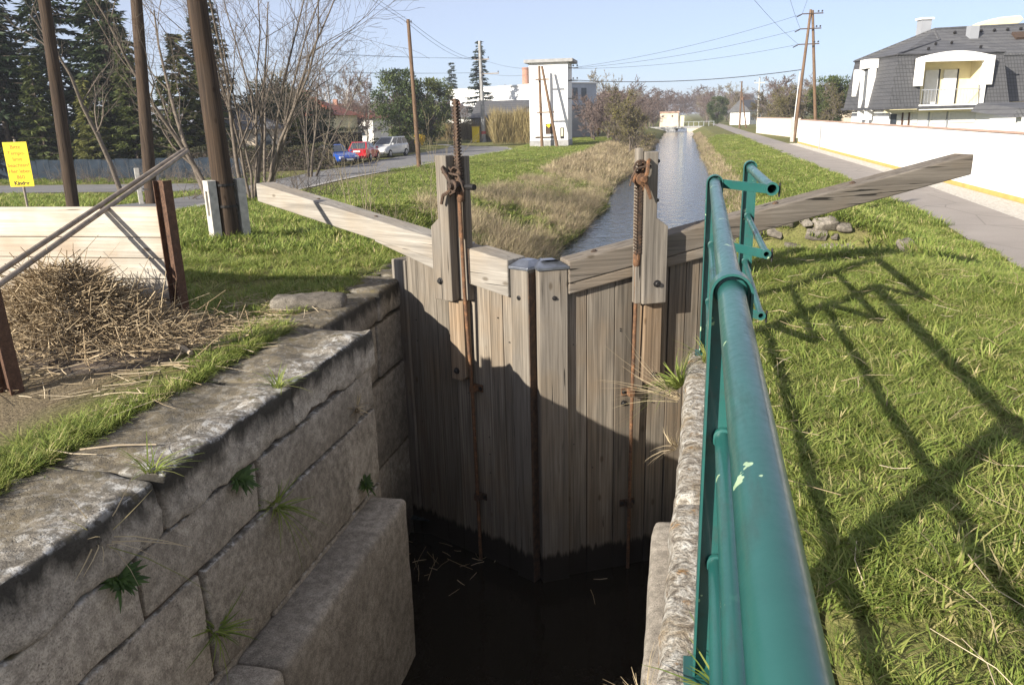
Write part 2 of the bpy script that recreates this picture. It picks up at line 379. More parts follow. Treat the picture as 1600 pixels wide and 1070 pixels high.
M_STRAW = m_leaf('straw_stalk', [(.05, (.13, .092, .054)), (.35, (.29, .215, .125)), (.65, (.47, .37, .235)), (.95, (.66, .56, .40))], .7, .05)
M_NEEDLE = m_leaf('spruce_needle', [(.1, (.010, .020, .009)), (.5, (.024, .044, .015)), (.9, (.055, .075, .025))], .6, .15)
M_NEEDLEY = m_leaf('golden_cypress', [(.1, (.030, .045, .012)), (.5, (.075, .092, .022)), (.9, (.150, .150, .038))], .6, .2)
M_PINE = m_leaf('pine_needle', [(.1, (.026, .044, .014)), (.5, (.068, .092, .026)), (.9, (.135, .150, .044))], .6, .15)
M_NEEDLEB = m_leaf('blue_spruce_needle', [(.1, (.030, .045, .045)), (.5, (.060, .082, .075)), (.9, (.11, .13, .105))], .6, .15)
M_BUDS = m_leaf('spring_leaf', [(.1, (.085, .075, .028)), (.5, (.15, .135, .045)), (.9, (.24, .21, .075))], .6, .3)
M_HEDGE = m_leaf('hedge_leaf', [(.1, (.018, .022, .010)), (.5, (.040, .042, .018)), (.9, (.085, .075, .03))], .6, .15)
M_HEDGEG = m_leaf('green_hedge_leaf', [(.1, (.020, .032, .010)), (.5, (.048, .066, .016)), (.9, (.10, .115, .03))], .6, .15)
M_TWIGH = m_leaf('hedge_twig', [(.1, (.15, .11, .055)), (.5, (.26, .20, .095)), (.9, (.34, .285, .13))], .8, .1)
M_FORSY = m_leaf('forsythia_bloom', [(.1, (.55, .36, .02)), (.9, (.75, .52, .03))], .6, .3)
M_WEED = m_leaf('weed_leaf', [(.1, (.025, .055, .012)), (.9, (.08, .14, .03))], .5, .3)
M_BARK = m_plain('grey_bark', (.145, .118, .092), .9, .25, 9)
M_BARKD = m_plain('dark_bark', (.10, .078, .06), .9, .25, 9)
M_TWIG = m_plain('purple_twig', (.165, .122, .105), .9, .2, 2)
M_TWIGG = m_plain('olive_twig', (.22, .185, .12), .9, .2, 2)
M_STICK = m_plain('dry_stick', (.36, .29, .20), .8, .15, 9)
M_BIRCH = m_plain('birch_bark', (.58, .53, .47), .8, .2, 4)
M_WIRE = m_plain('cable_black', (.035, .035, .04), .5, .1, 4)
M_PORC = m_plain('insulator_porcelain', (.05, .045, .045), .25, .1, 4, .6)
M_SIGNY = m_plain('sign_yellow', (.82, .60, .015), .45, .04, 3, .4)
M_SIGNT = m_plain('sign_red_print', (.42, .13, .03), .6, .05, 3)
M_SIGNK = m_plain('sign_black_print', (.035, .03, .02), .6, .05, 3)
M_BLUEF = m_plain('blue_grey_fence', (.022, .032, .045), .8, .2, 2, .1)
def m_car(name, col): 
    mm = m_plain(name, col, .28, .04, 2, .5); mm.node_tree.nodes['Principled BSDF'].inputs['Coat Weight'].default_value = .6; return mm
M_CARB = m_car('blue_car_paint', (.012, .06, .30)); M_CARR = m_car('red_car_paint', (.42, .015, .025)); M_CARS = m_car('silver_car_paint', (.46, .46, .45))
M_TYRE = m_plain('tyre_rubber', (.018, .018, .018), .8); M_RIM = m_plain('wheel_rim', (.35, .35, .36), .4, .1, 5, .5, .6)
M_LAMP = m_plain('lamp_lens', (.65, .66, .66), .15, .05, 4, .6); M_TAIL = m_plain('tail_lens', (.35, .01, .01), .2, .05, 4, .6)
M_PLATE = m_plain('number_plate', (.72, .72, .70), .5, .03, 4); M_PLAST = m_plain('black_trim', (.02, .02, .02), .6)
M_ORANGE = m_plain('playhouse_yellow', (.62, .42, .08), .7, .08, 3)
# ------------------------------------------------------------------ terrain
def smst(t):
    t = np.clip(t, 0, 1); return t * t * (3 - 2 * t)

def gz(x, y):
    x = np.asarray(x, float); y = np.asarray(y, float)
    zl = -1.5 * smst((y - 7) / 29); zr = -1.5 * np.maximum(smst(((x - 2.2) * .9 + (y - 12.3)) / 13), smst((x - 1.8) / 4.7) * smst((y - 5) / 7))
    fade = smst((y - 1.0) / 2) * (1 - smst((y - 16) / 9)) * smst((np.abs(x + 1.2) - 2.2) / 1.2) * (1 - smst((np.abs(x) - 6) / 3))
    bmp = .022 * (np.sin(1.7 * x + .6 * y) + np.sin(-.9 * x + 2.1 * y + 1) + .6 * np.sin(3.1 * x + 1.3 * y + 2)) * fade
    xc = -.8; o = smst((y - 9) / 6); wob = .22 * np.sin(y * .31) + .12 * np.sin(y * .83 + 1) + .2 * np.sin(y * .11 + 2)
    left = x < xc
    wl = 1.75 + o * (1.0 + wob * smst((y - 14) / 6)); o2 = smst((y - 13.5) / 8); wr = 1.35 + o2 * (1.4 + .3 * wob * smst((y - 14) / 6))
    d = np.where(left, (xc - x) - wl, (x - xc) - wr); run = np.where(left, 1. + o * 3., .6 + o2 * 1.8)
    top = np.where(left, zl, zr) + bmp
    t = np.clip(d / run, 0, 1); tt = np.where(left, t ** .7, t)
    z = np.where(d < 0, np.maximum(-2.6 + d * 1.2, -3.4), -2.6 + (top + 2.6) * tt)
    hol = smst((x - .2) / .2) * (1 - smst((x - 2.4) / .6)) * (1 - smst((y - 11.6) / .8))
    z = np.where((y >= 9) & (x > xc), np.minimum(z, z * (1 - hol) - 2.4 * hol), z)
    return np.where(y < 9, np.where((x > -2.85) & (x < .48), -4., top), z)
def gz1(x, y): return float(gz(x, y))

def axis_lines(fine, ranges):
    a = list(fine)
    for lo, hi, st in ranges: a += list(np.arange(lo, hi, st))
    return np.unique(np.round(np.array(a), 3))
xs = axis_lines([-2.95, -2.75, .42, .56], [(-9, 12, .25), (-40, -9, 1.5), (12, 40, 2), (-200, -40, 20), (40, 220, 20), (-1600, -200, 200), (220, 1601, 200)])
ys = axis_lines([8.95, 9.05], [(-12, 0, 2), (0, 22, .25), (22, 45, .5), (45, 130, 2), (130, 300, 8), (300, 700, 40), (700, 2001, 200)])
GX, GY = np.meshgrid(xs, ys); GZ = gz(GX, GY)
nx, ny = len(xs), len(ys)
V = np.stack([GX, GY, GZ], -1).reshape(-1, 3)
ii = (np.arange(ny - 1)[:, None] * nx + np.arange(nx - 1)[None]).ravel()
F = np.stack([ii, ii + 1, ii + nx + 1, ii + nx], -1)
mobj('ground', np_mesh('ground', V, F, M_GROUND, True), kind='structure')

def strip(name, L, R, mat, dz, n=2, across=6, **t):
    """a sheet between two polylines, laid on the terrain"""
    def res(P):
        P = np.array(P, float); s = np.r_[0, np.cumsum(np.hypot(*np.diff(P, axis=0).T))]; u = np.linspace(0, s[-1], N)
        return np.stack([np.interp(u, s, P[:, 0]), np.interp(u, s, P[:, 1])], -1)
    N = n; A, B = res(L), res(R); k = across
    P = np.concatenate([(A[:, None] * (1 - f) + B[:, None] * f) for f in np.linspace(0, 1, k)], 1)
    Vv = np.concatenate([P, (gz(P[..., 0], P[..., 1]) + dz)[..., None]], -1).reshape(-1, 3)
    q = (np.arange(N - 1)[:, None] * k + np.arange(k - 1)[None]).ravel()
    return mobj(name, np_mesh(name, Vv, np.stack([q, q + 1, q + k + 1, q + k], -1), mat, True), **t)

ROADR = [(-6.6, -8), (-7.2, 2), (-8.2, 8.5), (-9.9, 13.4), (-14.0, 22.0), (-17.2, 31), (-18.1, 40), (-17.7, 50), (-17.2, 60), (-16.0, 76), (-18.5, 83), (-26, 88)]
ROADL = [(-9.8, -8), (-10.6, 3), (-12.0, 11), (-15.0, 19.5), (-19.2, 28), (-21.4, 36), (-22.3, 46), (-22.8, 55), (-23.4, 66), (-24.0, 80), (-26.5, 92), (-32, 98)]
def rsm(P):
    P = np.array(P, float); s = np.r_[0, np.cumsum(np.hypot(*np.diff(P, axis=0).T))]; u = np.linspace(0, s[-1], 60)
    Q = np.stack([np.interp(u, s, P[:, 0]), np.interp(u, s, P[:, 1])], -1)
    for _ in range(3): Q[1:-1] = (Q[:-2] + 2 * Q[1:-1] + Q[2:]) / 4
    return Q
ROADR, ROADL = rsm(ROADR), rsm(ROADL)
strip('road', ROADR, ROADL, M_ROAD, .030, 220, 8, kind='structure')
off = np.array([.35, 0.0])
strip('road_edge', ROADR + off, ROADR, M_KERB, .036, 220, 2, kind='structure')
strip('side_road', [(-22.0, 33.0), (-60, 30.5)], [(-22.0, 38), (-60, 37)], M_ROAD, .022, 60, 8, kind='structure')
PATHL = [(4.9, 6), (5.7, 11), (6.3, 16), (6.85, 24), (7.05, 34), (7.1, 60), (7.1, 220)]
PATHR = [(7.2, 6), (8.2, 14), (8.9, 23), (9.35, 33), (9.5, 45), (9.5, 75), (9.4, 220)]
strip('path', PATHR, PATHL, M_PATH, .030, 260, 6, kind='structure')
strip('gravel_strip', [(10.4, 8), (10.4, 78)], [(7.7, 8), (8.75, 20), (9.3, 32), (9.45, 45), (9.45, 78)], M_GRAVEL, .018, 120, 3, kind='structure')

# water sheets
MB().add([(-2.8, -6, -2.70), (.5, -6, -2.70), (.5, 7.0, -2.70), (-2.8, 7.0, -2.70)], [(0, 1, 2, 3)]).obj('water_lock', M_LOCKW, kind='structure')
MB().add([(-5.2, 7.0, -2.55), (3.6, 7.0, -2.55), (3.6, 260, -2.55), (-5.2, 260, -2.55)], [(0, 1, 2, 3)]).obj('water_canal', M_WATER, kind='structure')

# ------------------------------------------------------------------ masonry
def stone(name, x0, x1, y0, y1, z0, z1, mat, parent, seed, r=.03, amp=.012, res=.10, shear=0.0, lump=.0):
    h = [(x1 - x0) / 2, (y1 - y0) / 2, (z1 - z0) / 2]; r = min(r, min(h) * .8)
    lat = []
    for a in h:
        n = max(1, int(round((2 * a - 2 * r) / res)))
        lat.append([-a, -a + .35 * r] + list(np.linspace(-a + r, a - r, n + 1)) + [a - .35 * r, a])
    idx = {}; V = []; F = []; so = Vector((seed * 7.31, seed * 3.17, seed * 1.9))
    def vert(i, j, k):
        key = (i, j, k)
        if key in idx: return idx[key]
        p = Vector((lat[0][i], lat[1][j], lat[2][k])); inn = Vector([max(-h[a] + r, min(h[a] - r, p[a])) for a in range(3)]); d = p - inn
        if d.length > 1e-9:
            nrm = d.normalized(); p = inn + nrm * r
        else: nrm = p.normalized()
        q = p + so
        p = p + nrm * (mnoise.fractal(q * 5, 1, 2, 4) * amp + mnoise.noise(q * 1.6) * lump)
        p.x += shear * p.y
        idx[key] = len(V); V.append(p); return idx[key]
    L = [len(l) for l in lat]
    for ax in range(3):
        b, c = (ax + 1) % 3, (ax + 2) % 3
        for side in (0, L[ax] - 1):
            for i in range(L[b] - 1):
                for j in range(L[c] - 1):
                    q = []
                    for (di, dj) in ((0, 0), (1, 0), (1, 1), (0, 1)):
                        k = [0, 0, 0]; k[ax] = side; k[b] = i + di; k[c] = j + dj; q.append(vert(*k))
                    F.append(q if side else q[::-1])
    me = np_mesh(name, np.array([tuple(v) for v in V]), np.array(F), mat, True)
    return mobj(name, me, parent, loc=((x0 + x1) / 2, (y0 + y1) / 2, (z0 + z1) / 2))

def courses(parent, mat, rows, x0, x1, seed, **kw):
    g = .010
    for z0, z1, cuts in rows:
        for a, b in zip(cuts[:-1], cuts[1:]):
            seed += 1; rr = random.Random(seed); dx = rr.uniform(-.012, .012)
            stone('stone', x0 + (dx if x0 > -1 else 0), x1 + (dx if x0 < -1 else 0), a + g, b - g, z0 + g, z1 - g, mat, parent, seed, **kw)

lw = empty('lock_wall', (0, 0, 0), label='long weathered lock chamber wall of big sandstone blocks with lichen-black coping beside reed heap', cat='wall')
courses(lw, M_STONE, [(-.30, 0, [-3, -1.4, .3, 1.35, 2.80, 4.06, 5.37])], -2.97, -2.25, 10, r=.026, amp=.034, lump=.022, res=.05)
courses(lw, M_STONE, [(-.63, -.30, [-3, -1.9, -.4, 1.2, 2.60, 3.62, 5.02, 5.36]), (-1.26, -.63, [-3, -1.3, .2, 1.7, 3.02, 4.76, 5.35]), (-2.05, -1.26, [-3, -1.7, .5, 2.1, 3.6, 5.34]), (-3.2, -2.05, [-3, -.5, 1.2, 3, 5.33])], -2.9, -2.27, 40, r=.016, amp=.009, lump=.005, res=.085)
MB().box(-2.85, -2.305, -2.98, 5.30, -3.2, -.06).obj('mortar_core', M_BARKD, lw)
courses(lw, M_STONE, [(-.29, .01, [5.385, 6.55, 7.30, 8.98])], -3.15, -2.66, 80, r=.05, amp=.02, lump=.025, res=.07)
courses(lw, M_STONE, [(-.82, -.29, [5.385, 6.50, 7.28, 8.96]), (-1.65, -.82, [5.385, 6.1, 7.28, 8.96]), (-3.2, -1.65, [5.385, 6.6, 7.28, 8.96])], -3.1, -2.68, 90, r=.018, amp=.010, lump=.006)
for k, (a, b) in enumerate([(-3, .8), (.8, 3.2), (3.2, 5.17)]):
    stone('buttress', -2.30, -1.99, a + .004, b - .004, -3.2, -1.30, M_BUTT, lw, 130 + k, r=.045, amp=.008, lump=.008, res=.10)
courses(lw, M_STONE, [(-1.1, .0, [7.32, 8.9]), (-3.2, -1.1, [7.32, 8.9])], -2.64, -2.30, 150, r=.04, amp=.015)

rw = empty('lock_wall', (0, 0, 0), label='lock chamber wall under the green railing with white lichen-crusted coping', cat='wall')
for k, (a, b) in enumerate([(-3.0, .9), (.9, 2.95), (2.95, 5.06)]):
    sh = .033; mid = (a + b) / 2; x0 = -.085 + sh * mid
    stone('coping_stone', x0, x0 + .42, a + .003, b - .003, -.24, .0, M_COPING, rw, 170 + k, r=.05, amp=.016, lump=.012, res=.05, shear=sh)
courses(rw, M_STONE, [(-.75, -.24, [-3, -1, .9, 2.6, 4.0, 5.06]), (-1.5, -.75, [-3, -.4, 1.6, 3.4, 5.06]), (-3.2, -1.5, [-3, 0, 2.6, 5.06])], .06, .5, 180, r=.03, amp=.014)
for k, (a, b) in enumerate([(-3, 1.2), (1.2, 3.5), (3.5, 5.30)]):
    stone('buttress', -.16 + .02 * k, .10, a + .004, b - .004, -3.2, -1.38, M_BUTT, rw, 210 + k, r=.05, amp=.012, lump=.012, res=.12)
courses(rw, M_STONE, [(-.28, .0, [5.08, 6.4, 7.4, 8.96]), (-1.3, -.28, [5.08, 6.0, 7.4, 8.96]), (-3.2, -1.3, [5.08, 6.6, 8.96])], .40, .80, 220, r=.04, amp=.015)
courses(rw, M_STONE, [(-1.1, -.02, [7.42, 8.9]), (-3.2, -1.1, [7.42, 8.9])], .02, .39, 240, r=.04, amp=.015)

rub = random.Random(5)
RUB = [(x + rub.uniform(-.05, .05), y, rub.uniform(.14, .36), rub.uniform(.14, .22), rub.uniform(.07, .17)) for y, n, x0, x1 in ((12.12, 6, 1.15, 2.55), (12.18, 6, 1.05, 2.45), (12.235, 6, 1.15, 2.5), (12.30, 5, 1.2, 2.4)) for x in np.linspace(x0, x1, n) if rub.random() < .8]
RUB += [(2.62, 11.9, .25, .3, .14), (2.72, 11.5, .25, .3, .14), (2.95, 11.2, .2, .2, .1)]
for k, (x, y, a, b, c) in enumerate(RUB):
    o = stone('bank_stone', -a / 2, a / 2, -b / 2, b / 2, -c / 2, c / 2, M_RUBBLE, None, 300 + k, r=.03, amp=.03, lump=.05, res=.08)
    o.location = (x, y, gz1(x, y) + .01); o.rotation_euler = (rub.uniform(.2, .6), rub.uniform(-.3, .3), rub.uniform(-.4, .4))
    tag(o, 'pale rough stone lying on the canal bank slope just past the lock', 'stone', 'rough stones lining the bank below the lock')
o = stone('coping_rubble', -.3, .3, -.14, .14, -.06, .07, M_RUBBLE, None, 350, r=.04, amp=.02, lump=.05, res=.06)
o.location = (-3.05, 5.95, .02); o.rotation_euler = (.05, .08, .35); tag(o, 'flat pale stone half sunk in grass beside the lock coping', 'stone')

# ------------------------------------------------------------------ lock gates
TH = rad(27.5); MX, MY = -1.185, 6.375

def bolt(parent, x, y, z, f, r=.022, h=.022, mat=None):
    MB().lathe([(r * 1.5, 0), (r * 1.5, .006), (r, .008), (r, h), (r * .7, h + .006)], (x, y, z), (0, f, 0), 8).obj('bolt', mat or M_IRON, parent, smooth=40)

def lock_gate(side):
    R_ = side == 'R'
    rz = TH if R_ else pi - TH; f = -1.0 if R_ else 1.0     # camera-facing direction in local y
    g = empty('lock_gate', (MX, MY, 0), rz, cat='lock gate', group='pair of timber mitre gates across the lock',
              label='timber lock gate leaf, balance beam reaching over the grass bank towards asphalt path' if R_ else 'timber lock gate leaf with tall raised rusty rack, balance beam pointing to car road')
    rng = random.Random(3 if R_ else 4)
    def box(name, s0, s1, n0, n1, z0, z1, mat, bev=.006, parent=g, **k):
        return MB().box(s0, s1, f * n0, f * n1, z0, z1).obj(name, mat, parent, bevel=bev, **k)
    # planks
    cuts = [.285, .465, .725, .89, 1.05, 1.235, 1.40, 1.53, 1.60] if R_ else [.215, .34, .49, .73, .93, 1.15, 1.39, 1.545]
    for a, b in zip(cuts[:-1], cuts[1:]):
        d = rng.uniform(-.008, .008); t0 = rng.uniform(-.004, .004)
        tp = (.275 + .18 * a if R_ else .285 + .147 * a) - .24
        MB().box(a + .003, b - .003, f * (-.03 + d), f * (.03 + d), -3.1, tp).obj('plank', M_PLANK, g, bevel=.005)
    # frame behind the planks
    L = cuts[-1]
    for z in (-2.8, -1.9, -.9): MB().box(.3, L, f * -.20, f * -.045, z, z + .2).obj('frame_rail', M_POSTW, g)
    # mitre and heel posts
    mw = .275 if R_ else .205
    MB().box(.012, mw, f * -.18, f * .075, -3.1, .265).obj('mitre_post', M_POSTW, g, bevel=.01)
    cap = MB(); c0, c1 = .004, mw + .012; y0, y1 = f * -.19, f * .087
    cx, cy = (c0 + c1) / 2, (y0 + y1) / 2
    cap.hexa([(c0, y0, .262), (c1, y0, .262), (c1, y1, .262), (c0, y1, .262), (c0, y0, .287), (c1, y0, .287), (c1, y1, .287), (c0, y1, .287)])
    cap.hexa([(c0, y0, .287), (c1, y0, .287), (c1, y1, .287), (c0, y1, .287), (cx - .05, cy - .05, .335), (cx + .05, cy - .05, .335), (cx + .05, cy + .05, .335), (cx - .05, cy + .05, .335)])
    cap.obj('post_cap', M_CAPMETAL, g, bevel=.004)
    box('heel_post', L + .004, L + .20, -.17, .04, -3.1, .2, M_POSTW, .015)
    if not R_: box('seal_strip', .0, .008, -.02, .078, -2.9, .24, M_RUSTD, 0)
    # balance beam: sheared hexahedron following the slope
    sl, z_0 = (.18, .275) if R_ else (.147, .285)
    def beam(name, s0, s1, n0, n1, h0, h1, mat=M_BEAMD if R_ else M_BEAM, b0=None, bev=.012, taper=0.0):
        T = lambda s: z_0 + sl * s
        p = [(s0, f * n0, T(s0) - h1), (s1, f * n0, T(s1) - h1 + taper), (s1, f * n1, T(s1) - h1 + taper), (s0, f * n1, T(s0) - h1)]
        q = [(s0, f * n0, T(s0) - h0), (s1, f * n0, T(s1) - h0), (s1, f * n1, T(s1) - h0), (s0, f * n1, T(s0) - h0)]
        if f * n0 > f * n1: p = [p[3], p[2], p[1], p[0]]; q = [q[3], q[2], q[1], q[0]]
        return MB().hexa(p + q).obj(name, mat, g, bevel=bev)
    end = 4.33 if R_ else 3.86
    pS = .79 if R_ else .70          # rack slot, the beam is notched by the rack here
    if R_:
        beam('balance_beam', mw + .004, end, -.15, .085, 0, .19)
        beam('lower_beam', mw + .004, 1.75, -.13, .080, .194, .285)
    else:
        beam('balance_beam', mw + .004, pS - .04, -.15, .10, -.02, .30)
        beam('balance_beam', pS + .10, end, -.15, .085, -.01, .19)
        beam('lower_beam', pS + .10, 1.92, -.13, .080, .184, .315, taper=.11)
        beam('beam_saddle', pS - .038, pS + .098, -.15, -.02, 0, .27)
        box('iron_strap', pS - .060, pS - .038, .075, .108, .09, .40, M_RUSTD, .003)
    for s_ in ((.55, 2.3, 3.1) if R_ else (.45, 2.0, 2.9)):
        MB().lathe([(.03, -.004), (.03, .006), (.018, .008), (.016, .018)], (s_, f * -.03, z_0 + sl * s_), (0, 0, 1), 8).obj('bolt', M_RUSTD, g)
    # paddle post: two timbers, shoulder, lower strut
    a0, a1, sh = (.905, 1.02, 1.125) if R_ else (.775, .905, 1.0)
    poly = [(a0, -.075), (sh, -.075), (sh, .585), (a1, .66), (a1, 1.20), (a0, 1.20)]
    pp = MB().prism(poly, 1, f * .105, f * .205).obj('paddle_post', M_POSTW, g, bevel=.008)
    b0 = a0 - (.075 if R_ else .115)
    box('paddle_guide', b0, a0 + .03, .03 if not R_ else .09, .10 if not R_ else .19, -.07, 1.22 if R_ else 1.19, M_POSTW, .006) if not R_ else box('paddle_guide', a0 - .055, a0 - .004, .10, .17, -.07, 1.23, M_POSTW, .006)
    for n_, z0_, z1_ in (('spacer_block', -.06, .07), ('spacer_block', .36, .50)):
        box(n_, a0 + .02, a1, .032, .104, z0_ , z1_, M_POSTW, .004)
    q0, q1 = (.955, 1.125) if R_ else (.715, .895)
    st = MB().prism([(q0, -.80), (q0 + .05, -.84), (q1, -.84), (q1, -.08), (q0, -.08)], 1, f * .035, f * .135).obj('strut', M_STRUT, g, bevel=.008)
    bolt(g, (q0 + q1) / 2 + .02, f * .135, -.75, f); bolt(g, (a1 + sh) / 2 - .04, f * .205, .10, f)
    bolt(g, mw * .55, f * .075, .02, f, .014, .01)
    # lifting rod and its straps
    rs = .865 if R_ else .672; rn = .15
    zt = .34 if R_ else .90
    MB().tube([(rs + (.0 if R_ else .012), f * rn, zt), (rs, f * rn, .0), (rs + .004, f * (rn - .05), -.9), (rs, f * .075, -3.0)], .017, 8).obj('lifting_rod', M_RUST, g, smooth=50)
    for zc in (-.91, -2.02):
        MB().box(rs - .075, rs + .075, f * .034, f * .046, zc - .035, zc + .035).box(rs - .026, rs + .026, f * .046, f * .115, zc - .03, zc + .03).obj('rod_strap', M_RUST if zc > -1 else M_RUSTD, g, bevel=.003)
        for dx in (-.055, .055): bolt(g, rs + dx, f * .046, zc, f, .013, .012)
    if R_: bolt(g, rs - .05, f * .036, -1.02, f, .018, .014)
    for k in range(10):
        a = rng.choice(cuts[:-1]) + .05; MB().lathe([(.007, 0), (.006, .004)], (a, f * .036, rng.uniform(-1.9, -.1)), (0, f, 0), 6).obj('nail', M_IRON, g)
    # toothed rack
    z0, z1 = (.34, 1.13) if R_ else (.88, 1.655)
    rc = MB(); hw = .014; rn2 = rn + .01; fx = rs
    rc.box(fx - hw, fx + hw, f * (rn2 - .016), f * (rn2 + .016), z0, z1)
    zz = z0 + .03; k = 0
    while zz < z1 - .01:
        for sx in (-1, 1):
            zo = zz + (.0135 if sx > 0 else 0)
            rc.hexa([(fx + sx * hw, f * (rn2 - .02), zo - .010), (fx + sx * (hw + .016), f * (rn2 - .018), zo - .002), (fx + sx * (hw + .016), f * (rn2 + .022), zo - .010), (fx + sx * hw, f * (rn2 + .022), zo - .018),
                     (fx + sx * hw, f * (rn2 - .02), zo + .008), (fx + sx * (hw + .016), f * (rn2 - .018), zo + .007), (fx + sx * (hw + .016), f * (rn2 + .022), zo - .001), (fx + sx * hw, f * (rn2 + .022), zo - .002)])
        zz += .027
    rack = rc.obj('toothed_rack', M_RUSTD, g)
    if not R_: MB().box(fx + .020, fx + .034, f * (rn2 - .03), f * (rn2 - .004), .5, 1.64).obj('rack_backing', M_RUST, g)
    MB().lathe([(.020, 0), (.032, .02), (.032, .10), (.02, .13)], (rs, f * rn, zt - .09), (0, 0, 1), 8).obj('rod_coupling', M_RUST, g, smooth=40)
    # winding gear: S-shaped bracket, pinion drum, shaft, pawl
    gzc = .985 if R_ else .955; e = Vector((rs, f * (rn + .07), gzc))
    gb = MB()
    for dn in (-.012, .072):
        pts = [(a0 + .035, f * (.20 + 0 * dn), gzc + .15), (a0 + .0, f * (rn + dn + .03), gzc + .14), (rs + .035, f * (rn + dn + .03), gzc + .055), (rs + .0, f * (rn + dn + .03), gzc + .0), (rs + .03, f * (rn + dn + .03), gzc - .05), (a0 + .005, f * (rn + dn + .03), gzc - .085), (a0 + .03, f * (rn + dn + .03), gzc - .16)]
        gb.tube(pts, [.014, .016, .018, .022, .018, .016, .014], 6)
    gb.obj('gear_bracket', M_RUST if R_ else M_RUSTD, g, smooth=50)
    MB().lathe([(.02, -.05), (.048, -.045), (.048, -.01), (.036, -.005), (.036, .035), (.05, .04), (.05, .062), (.026, .066), (.024, .10)], (rs - .008, f * (rn + .045), gzc), (0, f, 0), 12).obj('pinion', M_RUST if R_ else M_RUSTD, g, smooth=35)
    MB().lathe([(.018, -.0), (.018, .10), (.026, .105), (.026, .20)], (rs - .02, f * (rn + .03), gzc - .01), (-1, f * .15, 0), 8).obj('crank_shaft', M_IRON, g, smooth=40) if not R_ else None
    ring = [(rs + .05 * cos(a) - .01, f * (rn + .055 + .012 * sin(a)), gzc + .10 + .05 * sin(a)) for a in np.linspace(-.6, 4.4, 12)]
    MB().tube(ring, .010, 6).obj('pawl', M_RUSTD, g, smooth=60)
    MB().tube([(a0 + .04, f * (rn + .06), gzc + .105), (rs - .05, f * (rn + .07), gzc + .085), (rs - .085, f * (rn + .07), gzc + .02), (rs - .10, f * (rn + .06), gzc - .05)], [.012, .012, .010, .008], 6).obj('pawl_lever', M_RUSTD, g, smooth=60)
    if R_:
        for z in (1.12, .80): bolt(g, 1.02, f * .15, z, f, .001, .001) if False else MB().lathe([(.02, 0), (.02, .02), (.012, .035)], (a1, f * .15, z), (1, 0, 0), 8).obj('bolt', M_IRON, g)
    else:
        MB().box(.78, .93, f * -.13, f * .0, .402, .418).obj('broken_slate', M_BIRCH, g, bevel=.003)
    return g
lock_gate('L'); lock_gate('R')

# ------------------------------------------------------------------ green pipe railings
def railx(y): return .08 + .024 * y
ZT, ZM, ZB = 1.085, .705, .345

def u_post(parent, x, y, zb=0.0):
    """channel post open to the south whose rounded head wraps the top pipe"""
    hw, d, th = .050, .055, .006; N = 12
    out = [(-hw, zb)] + [(-hw * cos(pi * k / N), ZT + hw * sin(pi * k / N)) for k in range(N + 1)] + [(hw, zb)]
    inn = [(-hw + th, zb)] + [(-(hw - th) * cos(pi * k / N), ZT + (hw - th) * sin(pi * k / N)) for k in range(N + 1)] + [(hw - th, zb)]
    b = MB(); n = len(out)
    vs = [(x + u, y - d, v) for u, v in out] + [(x + u, y - d, v) for u, v in inn] + [(x + u, y, v) for u, v in out] + [(x + u, y, v) for u, v in inn]
    fs = []
    for i in range(n - 1):
        fs += [(i, i + 1, n + i + 1, n + i), (i + 1, i, 2 * n + i, 2 * n + i + 1), (n + i, n + i + 1, 3 * n + i + 1, 3 * n + i), (2 * n + i + 1, 2 * n + i, 3 * n + i, 3 * n + i + 1)]
    b.add(vs, fs)
    o = b.obj('post', M_GREEN, parent, smooth=40)
    w_ = MB().prism([(x + u, v) for u, v in inn], 1, y - .014, y - .006).obj('post_web', M_GREEN, o)
    MB().box(x - .075, x + .075, y - .085, y + .03, zb + .0, zb + .012).obj('base_plate', M_GREEN, o, bevel=.002)
    return o

def pipe(parent, name, p0, p1, r, hollow=False, n=24):
    b = MB(); b.tube([p0, p1], r, n, cap=not hollow)
    if hollow:
        d = (Vector(p1) - Vector(p0)).normalized(); b.tube([Vector(p1), Vector(p0)], r - .005, n, cap=False)
        nn = n; b.f += [(j, (j + 1) % nn, 2 * nn + nn + (-(j + 1)) % nn, 2 * nn + nn + (-j) % nn) for j in range(0)]
    return b.obj(name, M_GREEN, parent, smooth=40)

def collar(parent, c, r):
    MB().lathe([(r, -.014), (r + .006, -.012), (r + .008, -.006), (r + .008, 0), (r + .004, .004), (r, .005)], c, (0, 1, 0), 20).obj('collar', M_GREEN, parent, smooth=50)

rl = empty('pipe_railing', (0, 0, 0), label='long green steel pipe railing with chipped paint along the lock coping', cat='railing', group='green pipe railings of the lock')
for y in (-1.15, 1.92, 5.0):
    u_post(rl, railx(y), y)
    for z, r in ((ZT, .032), (ZM, .021), (ZB, .021)): collar(rl, (railx(y), y - .016, z), r)
for a, b in ((-2.0, -1.15), (-1.15, 1.92), (1.92, 5.0)):
    for z, r in ((ZT, .032), (ZM, .021), (ZB, .021)):
        pipe(rl, 'rail_pipe', (railx(a), a, z), (railx(b), b - .002, z), r)

